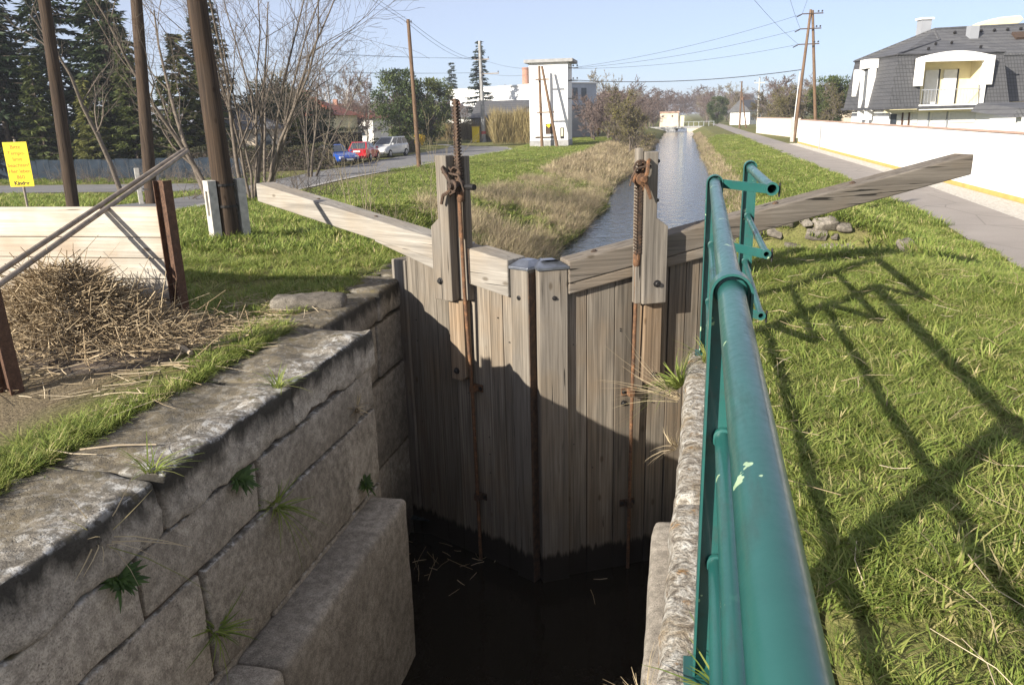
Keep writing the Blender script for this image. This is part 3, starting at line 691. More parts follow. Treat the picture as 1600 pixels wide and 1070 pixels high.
r2 = empty('pipe_railing', (0, 0, 0), label='short green pipe railing with three open sawn-off pipe ends above the gate beam', cat='railing', group='green pipe railings of the lock')
u_post(r2, .515, 6.40, -.15)
for (ya, z, r, xe) in ((4.60, ZT - .005, .030, .495), (4.60, .715, .020, .488), (4.60, .355, .020, .480)):
    pipe(r2, 'rail_pipe', (xe, ya, z), (.515, 6.39, z), r, hollow=True)
    MB().lathe([(r - .005, 0), (r + .007, 0), (r + .007, .04), (r - .005, .04), (r - .005, 0)], (xe, ya - .001, z), (0, 1, 0), 20, cap=False).obj('end_ring', M_GREEN, r2, smooth=40)
    collar(r2, (.515, 6.385, z), r)
    MB().tube([(xe + r + .012, ya + .02, z + .03), (xe + r + .012, ya + .02, z - .045)], .006, 6).obj('clamp_bolt', M_IRON, r2)
    bx = railx(4.95) + .045; h = .026
    MB().hexa([(bx, 4.965, z - h), (xe - r, ya + .012, z - h), (xe - r, ya + .022, z - h), (bx, 4.975, z - h), (bx, 4.965, z + h), (xe - r, ya + .012, z + h), (xe - r, ya + .022, z + h), (bx, 4.975, z + h)]).obj('bracket_bar', M_GREEN, r2, bevel=.002)
# ------------------------------------------------------------------ stop-board fence, pipes, sign, poles
fence = empty('board_fence', (-3.86, 5.40, 0), label='fence of wide bleached horizontal boards between brown steel posts behind reed heap', cat='fence')
zc = [-.02, .17, .335, .50, .665, .905]; rg = random.Random(2)
for a, b in zip(zc[:-1], zc[1:]):
    MB().box(-3.6 + rg.uniform(-.05, .05), -.09, -.02 + rg.uniform(-.008, .006), .03, a + .002, b - .003).obj('board', M_BOARD, fence, bevel=.006)
def h_post(loc, h, lean, parent=None):
    b = MB(); w_, d, t_ = .042, .055, .008
    b.box(-w_, w_, -d, -d + t_, -.3, h).box(-w_, w_, d - t_, d, -.3, h).box(-t_ / 2, t_ / 2, -d + t_, d - t_, -.3, h)
    o = b.obj('steel_post', M_BROWNPOST, parent, bevel=.002); o.location = loc; o.rotation_euler = lean; return o
h_post((-.03, -.0, 0), 1.10, (0, 0, rad(78)), fence)
p2 = h_post((-3.845, 3.66, 0), .95, (0, rad(-1.5), rad(78)))
p2.name = 'steel_post'; tag(p2, 'single brown steel channel post in bare soil in front of the reed heap', 'post')

for k, (xa, xb, lab) in enumerate([(-4.235, -4.455, 'grey steel pipe leaning over the board fence, the one nearer the post'), (-4.385, -4.49, 'grey steel pipe leaning over the board fence, farther from the steel post')]):
    MB().tube([(xa, 2.50, .02 + .03 * k), (xb, 6.62, 1.275 + .01 * k)], .019, 14).obj('leaning_pipe', M_GALV, smooth=40, label=lab, cat='pipe')

sg = empty('traffic_sign', (-12.40, 13.0, gz1(-12.4, 13)), rad(14), label='yellow sign asking for the speed limit because of children, on thin grey post', cat='sign')
zo = -gz1(-12.4, 13)
MB().tube([(.0, .03, -.4), (0.0, .03, zo + 1.33)], .024, 10).obj('sign_post', M_GALV, sg, smooth=50)
pl = MB().prism([(-.225, zo + .45), (.225, zo + .45), (.225, zo + 1.28), (-.225, zo + 1.28)], 1, -.004, .004).obj('sign_plate', M_SIGNY, sg, bevel=.002)
for i, (txt, mt) in enumerate([('Bitte', M_SIGNT), ('Tempo-', M_SIGNT), ('limit', M_SIGNT), ('beachten!', M_SIGNT), ('Hier leben', M_SIGNT), ('860', M_SIGNT), ('Kinder', M_SIGNK)]):
    cu = bpy.data.curves.new('lettering', 'FONT'); cu.body = txt; cu.size = .105; cu.align_x = 'CENTER'; cu.extrude = .001
    if txt == 'Kinder': cu.offset = .003
    tmp = bpy.data.objects.new('lettering', cu); sc.collection.objects.link(tmp); bpy.context.view_layer.update()
    me = bpy.data.meshes.new_from_object(tmp.evaluated_get(bpy.context.evaluated_depsgraph_get())); bpy.data.objects.remove(tmp)
    me.materials.clear(); me.materials.append(mt)
    o = bpy.data.objects.new('lettering', me); link(o, pl); o.location = (0, -.0065, zo + 1.155 - i * .112); o.rotation_euler = (pi / 2, 0, 0)
    wdt = max(v.co.x for v in me.vertices) - min(v.co.x for v in me.vertices)
    if wdt > .40: o.scale = (.40 / wdt, 1, 1)

def wood_pole(x, y, top, r0, r1, label, group, stubs=True, mat=None, rz=0.0, sh=.78):
    z = gz1(x, y); g = empty('utility_pole', (x, y, z), 0, label=label, cat='utility pole', group=group)
    dx, dy, h = top[0] - x, top[1] - y, top[2] - z; N = 10
    b = MB(); b.tube([(dx * t, dy * t, -.3 + (h + .3) * t) for t in np.linspace(0, 1, N)], [r0 + (r1 - r0) * t + .004 * sin(9 * t) for t in np.linspace(0, 1, N)], 16)
    b.obj('pole_shaft', mat or M_POLE, g, smooth=50)
    if stubs:
        for sx in (-1, 1):
            s = MB(); cx = sx * (r0 + .065); w_ = .058; dd = .08
            for yy in (-dd, dd - .045): s.box(cx - w_, cx + w_, yy, yy + .045, -.3, sh)
            s.box(cx - .02, cx + .02, -dd + .045, dd - .045, -.3, sh); s.box(cx - w_, cx + w_, -dd + .045, dd - .045, -.3, .32); s.box(cx - w_, cx + w_, -dd + .045, dd - .045, sh - .14, sh)
            o = s.obj('concrete_stub', M_CONC, g, bevel=.006); o.rotation_euler = (0, 0, rz)
        for zz in (.42, .7): MB().lathe([(r0 + .01, 0), (r0 + .013, 0), (r0 + .013, .03), (r0 + .01, .03)], (dx * zz / h, dy * zz / h, zz), (0, 0, 1), 16, cap=False).obj('band', M_IRON, g)
    return g
wood_pole(-5.95, 9.55, (-6.12, 9.55, 8.5), .135, .105, 'thick tarred wooden pole standing between two concrete stubs on the lawn', 'tarred wooden poles', rz=rad(55))
wood_pole(-13.56, 15.5, (-13.20, 15.6, 9.0), .135, .11, 'tarred wooden pole leaning by the yellow sign', 'tarred wooden poles', False)
wood_pole(-14.35, 19.3, (-13.45, 19.3, 9.5), .165, .13, 'tarred wooden pole in concrete stubs behind the pipe-leaning fence', 'tarred wooden poles', True, rz=rad(40), sh=1.0)
wp = wood_pole(-16.67, 49.5, (-16.85, 49.5, 7.45), .15, .10, 'single slim brown wooden pole on the verge of the car road', 'brown wooden poles', False, M_POLE2)

def insul(parent, p, r=.05):
    MB().lathe([(.012, -.10), (.012, 0), (r, .01), (r * .75, .05), (r, .06), (r * .7, .11), (r * .5, .15)], p, (0, 0, 1), 8).obj('insulator', M_PORC, parent, smooth=50)
for dx in (-.12, .16): insul(wp, (dx - .16, 0, 8.75))

# A-shaped pole at the path wall
ap = empty('utility_pole', (10.52, 82, -1.5), label='A-shaped wooden power pole with three crossarms beside the end of the white wall', cat='utility pole')
MB().tube([(0, 0, -.2), (.70, .1, 11.85)], [.17, .115], 12).obj('pole_leg', M_POLE2, ap, smooth=50)
MB().tube([(2.3, 1.5, -.2), (.86, .15, 11.8)], [.17, .115], 12).obj('pole_leg', M_POLE2, ap, smooth=50)
MB().box(-.32, -.04, -.15, .15, -.2, 2.3).obj('concrete_stub', M_CONC, ap, bevel=.02)
MB().tube([(-.10, -.12, 2.0), (.12, -.08, 6.4)], .045, 8).obj('cable_duct', M_PANE, ap, smooth=50)
for i, z in enumerate((11.45, 10.15, 8.8)):
    dx = .68 * z / 11.85
    MB().box(dx - .75, dx + 1.15, -.02, .06, z, z + .09).obj('crossarm', M_RUSTD, ap)
    for q in (.72, 1.05): insul(ap, (dx + q, .02, z + .16), .09)
    MB().lathe([(.05, 0), (.05, .5)], (dx - .75, .02, z), (-.85, -.3, -.4), 6).obj('insulator', M_PORC, ap)

# A-shaped pole against the tower
at = empty('utility_pole', (-13.3, 79.5, -1.5), label='brown A-shaped wooden pole leaning together in front of white tower', cat='utility pole')
MB().tube([(-.55, .6, -.2), (-.72, .5, 7.75)], [.16, .12], 12).obj('pole_leg', M_POLE2, at, smooth=50)
MB().tube([(1.15, -.2, -.2), (-.42, .35, 7.7)], [.16, .12], 12).obj('pole_leg', M_POLE2, at, smooth=50)
for z, a, b in ((3.3, -.95, .8), (6.4, -1.05, .3)): MB().box(a, b, .05, .17, z, z + .12).obj('cross_tie', M_POLE2, at)

cp = empty('utility_pole', (-24.8, 100, -1.5), label='pale concrete power pole with two steel arms by the yellow shrub', cat='utility pole')
MB().tube([(0, 0, -.2), (-.15, 0, 12.1)], [.30, .17], 10).obj('pole_shaft', M_CONC2, cp, smooth=50)
for z, a, b in ((8.2, -.3, 2.2), (9.9, -.9, 1.0)):
    MB().box(a, b, -.06, .06, z, z + .12).obj('crossarm', M_GALV, cp)
    for q in (a + .1, b - .1): insul(cp, (q, 0, z + .2), .09)
MB().lathe([(.33, 0), (.32, .35)], (0, 0, 1.0), (0, 0, 1), 10).obj('warning_band', M_CARR, cp)
for (x, y, zt, lab, mt) in ((10.0, 152, 6.6, 'slim wooden pole with brace by far end of the path', M_POLE2), (13.9, 162, 7.4, 'far concrete pole with T-shaped crossarm above yellow-green shrubs', M_CONC)):
    g = empty('utility_pole', (x, y, -1.5), label=lab, cat='utility pole')
    MB().tube([(0, 0, -.2), (0, 0, zt + 1.5)], [.18, .12], 8).obj('pole_shaft', mt, g, smooth=50)
    if mt is M_CONC:
        MB().box(-.95, .95, -.08, .08, zt + .55, zt + .75).obj('crossarm', M_CONC, g)
        for q in (-.85, 0, .85): insul(g, (q, 0, zt + .95 + (.6 if q == 0 else 0)), .12)
    else:
        MB().tube([(1.2, 0, -.2), (.06, 0, zt)], [.13, .10], 8).obj('brace', mt, g, smooth=50); insul(g, (-.3, 0, zt + 1.3), .1)

def wire(a, b, sag, r, label, group='overhead wires'):
    a, b = Vector(a), Vector(b); pts = [a.lerp(b, t) - Vector((0, 0, 4 * sag * t * (1 - t))) for t in np.linspace(0, 1, 25)]
    MB().tube(pts, r, 5).obj('overhead_wire', M_WIRE, label=label, cat='wire', group=group)
wire((-11.3, 82.6, 4.95), (10.75, 82, 5.1), .55, .035, 'thick black cable sagging across the canal from tower to A-shaped pole')
for i, z in enumerate((11.45, 10.15, 8.8)):
    dx = 10.52 + .68 * z / 11.85
    wire((dx - .7, 82, z - 1.45), (-11.0, 82.6, 6.1 - .05 * i), .5, .014, 'thin pale wire strung from crossarms of A-shaped pole to tower top')
    wire((dx - .7, 82, z - 1.45), (4.5 - 4.5 * i, 22 - i, 12.2 - .3 * i), .8, .012, 'thin wire running from A-shaped pole high over the canal')
for i in range(2):
    wire((-16.95 + .28 * i, 49.5, 7.3), (-13.6 + .4 * i, 19.3, 9.0), .25, .010, 'thin wire from slim brown pole to tarred pole')
    wire((-16.95 + .28 * i, 49.5, 7.3), (-25.4 + i, 100, 8.5), .7, .013, 'thin wire from slim brown pole to concrete pole')
for i in range(4):
    wire((-25.4 + .9 * (i % 2), 100, 8.6 - 1.7 * (i // 2)), (-60 - 2 * i, 52, 10.8 - 1.9 * (i // 2) - .25 * (i % 2)), .9, .014, 'thin wire leaving the concrete pole over the red-roofed house')
for i in range(2): wire((-25.0, 100, 8.6 - 1.6 * i), (-15.3, 84, 6.2 - .5 * i), .3, .013, 'thin wire between concrete pole and white tower')
# ------------------------------------------------------------------ boundary walls
def long_wall(A, B, h, th, mat, label, panel=6.0, plinth=None):
    A, B = Vector((*A, 0)), Vector((*B, 0)); d = B - A; L = d.length
    g = empty('boundary_wall', (A.x, A.y, -1.5), math.atan2(d.y, d.x), label=label, cat='wall')
    n = max(1, int(L / panel))
    for i in range(n):
        a, b = L * i / n, L * (i + 1) / n
        MB().box(a + .008, b - .008, 0, th, -.3, h).obj('wall_panel', mat, g, bevel=.01)
        MB().box(a + .006, b - .006, -.05, th + .05, h + .003, h + .05).obj('wall_cap', M_COPTILE, g, bevel=.008)
        if plinth: MB().box(a + .004, b - .004, -.03, -.004, -.3, .17).obj('plinth', plinth, g)
    return g
bw = long_wall((10.45, 78.5), (10.45, 9.0), 2.08, .22, M_WALLW, 'long bright white garden wall with yellow foot strip along the path', 7.0, M_YELLOWP)
for u in (78.5 - 66.0,): MB().box(u - .06, u + .06, -.10, -.036, .0, 1.75).obj('downpipe', M_GREYB, bw)
long_wall((9.95, 117), (12.3, 93), 2.05, .22, M_WALLO, 'older cream garden wall farther down the path behind A-shaped pole', 6.0)

# ------------------------------------------------------------------ big dark-roofed house
hs = empty('house', (14.87, 65.03, 1.48), YAW, label='large house with anthracite mansard roof and cream arched balcony behind white wall', cat='house')
def hp(name, poly, mat, parent=hs, th=0.0, **k):     # planar polygon
    n = len(poly); b = MB()
    if th:
        P = [Vector(p) for p in poly]; nn = (P[1] - P[0]).cross(P[2] - P[0]).normalized() * th
        b.add([tuple(p) for p in P] + [tuple(p - nn) for p in P], [tuple(range(n)), tuple(range(2 * n - 1, n - 1, -1))] + [((i + 1) % n, i, i + n, (i + 1) % n + n) for i in range(n)])
    else: b.add(poly, [tuple(range(n))])
    return b.obj(name, mat, parent, **k)
sl = .62 / 3.7
def fp(x, z, o=0.0): return (x, z * sl + o, z)          # a point on the front mansard plane
W_ = 9.0
def lx(z): return z * sl
hp('mansard', [fp(0, 0), fp(1.85, 0), fp(1.85, 3.7), (lx(3.7), .62, 3.7)], M_TILE, th=.12)
hp('mansard', [fp(7.38, 0), fp(W_, 0), (W_ - lx(3.7), .62, 3.7), fp(7.38, 3.7)], M_TILE, th=.12)
hp('mansard', [fp(1.85, 3.30), fp(7.38, 3.30), fp(7.38, 3.7), fp(1.85, 3.7)], M_TILE, th=.12)
hp('mansard', [fp(1.85, 0), fp(2.32, 0), fp(2.32, 1.46), fp(1.85, 1.46)], M_TILE, th=.12)
hp('mansard', [fp(6.72, 0), fp(7.38, 0), fp(7.38, 1.46), fp(6.72, 1.46)], M_TILE, th=.12)
Dp = 8.0
hp('mansard', [(0, Dp, 0), (0, 0, 0), (.62, .62, 3.7), (.62, Dp, 3.7)], M_TILE, th=.12)
hp('mansard', [(W_, 0, 0), (W_, 3, 0), (W_ - .62, 3, 3.7), (W_ - .62, .62, 3.7)], M_TILE, th=.12)
# wing to the right
hp('mansard', [(W_ - .1, 2.6, .2), (26, 2.6, .2), (26, 3.2, 3.7), (W_ - .5, 3.2, 3.7)], M_TILE, th=.12)
A_, B_ = (5.9, 5.0, 5.0), (6.4, 7.0, 5.95)
hp('roof', [(.55, .55, 3.69), (W_ - .55, .55, 3.69), A_], M_TILEG, th=.12)
hp('roof', [(.55, Dp, 3.69), (.55, .55, 3.69), A_, B_], M_TILEG, th=.12)
hp('roof', [B_, (26, 7.0, 6.45), (26, 14, 3.7), (6, 14, 3.7), (.55, Dp, 3.69)][::-1], M_TILEG, th=.12)
hp('roof', [A_, (W_ - .55, .55, 3.69), (W_ - .55, 3.1, 3.72), (26, 3.1, 3.72), (26, 7.0, 6.4), B_], M_TILEG, th=.12)
MB().tube([(.5, .5, 3.72), (W_ - .5, .5, 3.72)], .06, 6).obj('roof_edge', M_SLATE2, hs)
MB().tube([(.5, .5, 3.72), (.5, Dp, 3.72)], .06, 6).obj('roof_edge', M_SLATE2, hs)
MB().tube([(.5, .5, 3.75), A_, B_, (26, 7.0, 6.46)], .07, 6).obj('ridge', M_SLATE2, hs)
MB().box(-.15, W_ + .1, -.22, -.10, -.16, .02).box(-.25, -.12, -.2, Dp, -.16, .02).obj('gutter', M_SLATE2, hs)
MB().box(-.1, W_, .25, .45, -.40, -.06).obj('eave_fascia', M_CREAM, hs)
MB().box(.6, 26, 1.1, 7.7, -3.0, -.2).obj('wall', M_WHITE, hs)
MB().box(.75, 26, 3.6, 7.6, -.2, 3.6).obj('inner_wall', M_CREAM, hs)
# balcony
arc = [(1.79, 1.44), (2.32, 1.44), (2.32, 3.12), (6.62, 3.12), (6.72, 3.0), (6.72, 1.43), (7.43, 1.43), (7.43, 3.45)] + [(7.43 - 5.64 * t, 3.42 + .42 * sin(pi * t)) for t in np.linspace(.06, .94, 12)] + [(1.79, 3.38)]
MB().prism(arc, 1, -.12, .30).obj('balcony_surround', M_WHITE, hs, bevel=.02)
MB().box(6.74, 6.98, -.10, .24, -.3, 1.43).obj('balcony_pier', M_WHITE, hs)
MB().box(2.25, 6.9, -.15, 1.9, -.28, .12).obj('balcony_slab', M_WHITE, hs, bevel=.02)
MB().box(2.2, 6.8, 1.75, 1.9, .12, 3.3).obj('balcony_wall', M_CREAM, hs); MB().box(2.06, 2.2, .3, 1.9, .12, 3.3).obj('balcony_cheek', M_CREAM, hs); MB().box(6.8, 6.94, .3, 1.9, .12, 3.3).obj('balcony_cheek', M_CREAM, hs); MB().box(2.06, 6.94, .31, 1.9, 3.3, 3.42).obj('balcony_ceiling', M_CREAM, hs)
for a, b in ((2.25, 2.95), (3.35, 4.35), (4.75, 5.75)):
    d = MB().box(a, b, 1.66, 1.748, .14, 2.62).obj('shutter', M_PANE, hs, bevel=.01)
    MB().box(b + .02, b + .09, 1.62, 1.74, .14, 2.66).obj('frame', M_DARK, d)
rail = MB().box(2.33, 6.72, -.02, .02, 1.14, 1.20)
for i in range(19): rail.box(2.36 + i * .24, 2.38 + i * .24, -.01, .01, .12, 1.14)
rail.obj('balcony_rail', M_GREYB, hs)
# bay window and slit window in the west slope
MB().box(-.25, .5, 3.4, 5.0, 2.95, 3.62).obj('dormer_head', M_WHITE, hs)
MB().box(-.10, .4, 3.45, 3.75, -.9, 2.95).box(-.10, .4, 4.75, 5.0, -.9, 2.95).obj('dormer_cheek', M_WHITE, hs); MB().box(.1, .4, 3.75, 4.75, .2, 2.95).obj('dormer_glass', M_GLASS, hs)
MB().box(.05, .45, 6.2, 6.8, .9, 3.0).obj('slit_window', M_WHITE, hs, bevel=.05)
MB().box(5.5, 6.3, 7.4, 8.2, 5.0, 6.75).obj('chimney', M_GREYB, hs); MB().box(5.38, 6.42, 7.28, 8.32, 6.752, 6.9).obj('chimney_cap', M_WHITE, hs)
MB().box(8.3, 9.0, 5.2, 5.8, 4.8, 6.0).obj('vent_stack', M_GREYB, hs)
sk = MB().hexa([(11.8, 4.9, 4.85), (12.8, 4.9, 4.87), (12.8, 5.6, 5.35), (11.8, 5.6, 5.33), (11.8, 4.8, 5.0), (12.8, 4.8, 5.02), (12.8, 5.5, 5.5), (11.8, 5.5, 5.48)]).obj('skylight', M_RUSTD, hs)
MB().prism([(10.2, 6.2), (11.0, 6.55), (12.0, 6.8), (13.6, 6.9), (13.9, 6.6), (13.4, 6.2)], 1, 7.6, 9.2).obj('roof_dome', M_CREAM, hs, bevel=.05)
for i in range(7): MB().lathe([(.11, 0), (.11, .16), (.05, .2)], (7.6 + 1.05 * i, 6.2, 5.55 + .03 * i), (0, -.6, .8), 8).obj('roof_vent', M_IRON, hs)
for x, z in ((3.3, 4.0), (4.6, 4.45), (5.9, 4.5), (7.3, 4.05)): MB().lathe([(.1, 0), (.1, .16), (.05, .2)], (x, .55 + (z - 3.69) * 3.4, z + .06), (0, -.4, .9), 8).obj('roof_vent', M_IRON, hs)
for x in (1.6, 2.1, 3.6, 5.0): MB().box(x, x + .1, 1.02, 1.098, -1.6, -.25).obj('downpipe', M_BROWNPOST if x < 3 else M_GREYB, hs)
for x0, x1 in ((.75, 1.2), (2.4, 2.8), (3.9, 4.9), (5.3, 7.2)): MB().box(x0, x1, 1.04, 1.097, -1.25, -.5).obj('window', M_GLASS if x0 < 2 else M_PANE, hs)
ca = empty('carport', (19.0, 52.0, -1.5), YAW, label='low carport with dark sloping roof behind the white wall', cat='carport')
MB().hexa([(-.6, -.3, 2.25), (9, -.3, 2.25), (9, 4, 2.6), (-.6, 4, 2.6), (-.2, -.1, 2.75), (9, -.1, 2.75), (9, 4, 3.1), (-.2, 4, 3.1)]).obj('roof', M_TILEG, ca)
for x in (0, 4, 8.5): MB().box(x, x + .2, .1, .3, -.1, 2.25).obj('post', M_WHITE, ca)

# ------------------------------------------------------------------ transformer tower
tw = empty('transformer_tower', (-15.30, 81.3, -1.5), rad(1.0), label='tall narrow white transformer tower with flat grey overhanging roof', cat='tower')
MB().box(0, 3.9, 0, 3.6, .62, 8.10).obj('wall', M_WHITE, tw); MB().box(-.04, 3.94, -.04, 3.64, -.2, .618).obj('plinth', M_CONC2, tw)
MB().box(-.45, 4.45, -.45, 4.05, 8.103, 8.42).obj('roof_slab', M_CONC2, tw, bevel=.03)
MB().box(.25, .29, 3.6, 3.64, 6, 8).obj('edge_trim', M_CONC2, tw)
for a, b, z0, z1, mt, nm in ((.62, 1.25, 1.0, 2.25, M_PANE, 'notice_board'), (1.62, 2.35, 1.25, 2.25, M_RUSTD, 'poster_case'), (3.12, 3.5, .75, 1.85, M_DARK, 'meter_door'), (3.22, 3.42, 1.0, 1.75, M_CREAM, 'meter_panel')):
    MB().box(a, b, -.05 - (.012 if nm == 'meter_panel' else 0), -.003, z0, z1).obj(nm, mt, tw)
MB().box(.55, 2.5, -.08, -.004, .86, .98).obj('ledge', M_RUSTD, tw)
MB().add([(1.68, -.056, 2.1), (1.95, -.056, 1.85), (2.2, -.056, 2.1), (1.95, -.056, 2.22)], [(0, 1, 2, 3)]).obj('poster', M_SIGNY, tw)
for z in (4.6, 6.3, 7.5):
    MB().box(3.9, 4.9, .5, .58, z, z + .08).obj('bracket_arm', M_IRON, tw)
    for q in (4.4, 4.8): insul(tw, (q, .54, z + .2), .09)

# ------------------------------------------------------------------ factory, chimney, houses
fa = empty('factory_hall', (-16.6, 112.4, -1.5), math.atan2(16, -21), label='long low white factory hall behind the tower', cat='building')
MB().box(.06, 26, -7, 0, 4.4, 7.3).obj('wall', M_FACT, fa); MB().box(0, .056, -7, 0, 4.4, 7.3).obj('end_wall', M_GREYB2, fa); MB().box(.1, 26, -7, -.1, -.2, 4.395).obj('lower_wall', M_GREYB, fa)  # white hall's end wall is coloured blue-grey to stand for its shaded side
MB().box(-.15, 26.1, -7.1, .15, 7.303, 7.5).obj('roof_edge', M_FACT, fa)
for i in range(3): MB().box(-.05, -.004, -1.3 - i * 1.8, -.3 - i * 1.8, 5.1, 6.7).obj('window', M_GLASS, fa)
fb = empty('factory_shed', (-17.6, 104, -1.5), rad(4), label='low grey shed with sloping roof left of the tower', cat='shed')
MB().box(-9.5, 0, 0, 5, -.2, 3.1).obj('wall', M_CONC2, fb); hp('roof', [(-9.8, -.4, 3.0), (.3, -.4, 3.0), (.3, 5.4, 5.2), (-9.8, 5.4, 5.2)], M_TILEG, fb, th=.15)
ch = empty('brick_chimney', (-24.2, 126, -1.5), label='round red brick chimney rising behind white factory hall', cat='chimney')
MB().lathe([(.75, 0), (.56, 10.0), (.62, 10.05), (.62, 10.3), (.5, 10.32)], (0, 0, 0), (0, 0, 1), 16).obj('shaft', M_BRICK, ch, smooth=40)

def hip_house(loc, rz, w_, d, he, hr, wall, roof, label, gable=False, wins=3):
    g = empty('house', (*loc, -1.5), rz, label=label, cat='house')
    MB().box(0, w_, 0, d, -.2, he).obj('wall', wall, g); o = .5; ri = d / 2 if not gable else -o + .05
    a, b, c, e = (-o, -o, he - .1), (w_ + o, -o, he - .1), (w_ + o, d + o, he - .1), (-o, d + o, he - .1); r0, r1 = (ri, d / 2, hr), (w_ - ri, d / 2, hr)
    rf = MB().add([a, b, c, e, r0, r1], [(0, 1, 5, 4), (1, 2, 5), (2, 3, 4, 5), (3, 0, 4), (3, 2, 1, 0)]).obj('roof', roof, g)
    MB().box(w_ * .3, w_ * .3 + .6, d * .55, d * .55 + .6, he + .5, hr + .7).obj('chimney', M_BRICK, g)
    if gable:
        MB().add([(-.01, 0, he - .02), (-.01, d, he - .02), (-.01, d / 2, hr - .15), (w_ + .01, 0, he - .02), (w_ + .01, d, he - .02), (w_ + .01, d / 2, hr - .15)], [(0, 2, 1), (3, 4, 5)]).obj('gable', wall, g)
    for i in range(wins):
        x = w_ * (i + .5) / wins; f_ = MB().box(x - .55, x + .55, -.04, -.004, 1.0, 2.3).obj('window', M_GLASS, g); MB().box(x - .03, x + .03, -.06, -.041, 1.0, 2.3).obj('mullion', M_PANE, f_)
    return g
hip_house((-40.6, 75), rad(4), 6.6, 7, 3.7, 5.5, M_CREAM, M_TILER, 'cream house with red tiled hip roof behind dark conifers')
hip_house((-52, 105), rad(5), 10, 8, 3.4, 5.4, M_WHITE, M_TILER, 'house with red roof behind the birches')
hip_house((-35.5, 52), rad(20), 7, 7, 2.7, 4.2, M_PINKISH, M_TILEG, 'low pinkish house half hidden behind bare stems')
hip_house((-37, 122), rad(0), 5, 6, 3.2, 4.9, M_WHITE, M_TILEG, 'small white house behind the hedge by the pine', gable=True, wins=2)
hip_house((14.6, 190), rad(55), 5, 5, 2.9, 5.4, M_WHITE, M_TILEG, 'far white gabled house at the end of the path', gable=True, wins=2)
hip_house((28, 150), rad(10), 8, 7, 3.4, 5.9, M_PINKISH, M_TILER, 'house with orange-red roof among shrubs beyond the A-shaped pole')
ph = empty('pump_house', (-5.2, 186, -1.8), label='small pinkish flat-roofed pump house at the far canal bridge', cat='pump house')
MB().box(0, 4.1, 0, 4.5, -.6, 3.3).obj('wall', M_PINKISH, ph); MB().box(-.2, 4.3, -.2, 4.7, 3.303, 3.6).obj('roof', M_COPTILE, ph); MB().box(4.1, 5.4, .6, 3.5, -.2, 2.6).obj('annex', M_CREAM, ph); MB().lathe([(.07, 0), (.07, 1.0)], (1.2, 2, 3.6), (0, 0, 1), 6).obj('vent_pipe', M_GALV, ph)
for q in (.5, 2.6): MB().box(q, q + .35, -.04, -.004, 2.4, 2.75).obj('window', M_DARK, ph)
br = empty('canal_bridge', (0, 184, -1.5), label='low concrete bridge with pale railing crossing the far canal', cat='bridge')
MB().box(-8, 7, 0, 5, -.35, .0).obj('deck', M_CONC2, br); MB().box(-8, -1.6, .1, 5, -2.0, -.352).obj('abutment', M_CONC2, br); MB().box(.9, 7, .1, 5, -2.0, -.352).obj('abutment', M_PINKISH, br)
for x in np.linspace(-1, 6.6, 8): MB().box(x, x + .07, .1, .17, 0, 1.0).obj('rail_post', M_GREYB2, br)
MB().box(-1, 6.7, .12, .16, .95, 1.0).obj('rail_bar', M_GREYB2, br)
bf = empty('garden_fence', (-24.5, 41.5, -1.5), rad(178), label='low blue-grey board fence along the side road under conifers', cat='fence')
for i in range(24): MB().box(i * .95 + .01, i * .95 + .94, 0, .05, -.2, 1.15 + .03 * (i % 3)).obj('panel', M_BLUEF, bf)
py = empty('playhouse', (-13.9, 120, -1.5), label='yellow garden playhouse with slide under the fruit tree', cat='playhouse')
for x in (0, 1.4):
    for y in (0, 1.4): MB().box(x, x + .12, y, y + .12, 0, 2.6).obj('post', M_ORANGE, py)
MB().box(-.1, 1.6, -.1, 1.6, 1.1, 1.25).obj('platform', M_ORANGE, py); MB().box(0.0, 1.5, -.05, .0, 1.25, 2.4).obj('panel', M_ORANGE, py); MB().add([(-.3, -.3, 2.5), (1.8, -.3, 2.5), (1.8, 1.8, 2.5), (-.3, 1.8, 2.5), (.75, .75, 3.4)], [(0, 1, 4), (1, 2, 4), (2, 3, 4), (3, 0, 4), (3, 2, 1, 0)]).obj('roof', M_BRICK, py)
MB().hexa([(1.5, .2, 1.0), (3.8, .2, 0), (3.8, .9, 0), (1.5, .9, 1.0), (1.5, .2, 1.2), (3.8, .2, .2), (3.8, .9, .2), (1.5, .9, 1.2)]).obj('slide', M_ORANGE, py)
hb = empty('gas_cabinet', (-25.7, 99.2, -1.5), label='small yellow cabinet at the foot of the concrete pole', cat='cabinet')
MB().box(-.45, .45, 0, .5, 0, 1.9).obj('body', M_SIGNY, hb, bevel=.06); MB().box(-.5, .5, -.05, .55, 1.902, 2.0).obj('lid', M_ORANGE, hb)

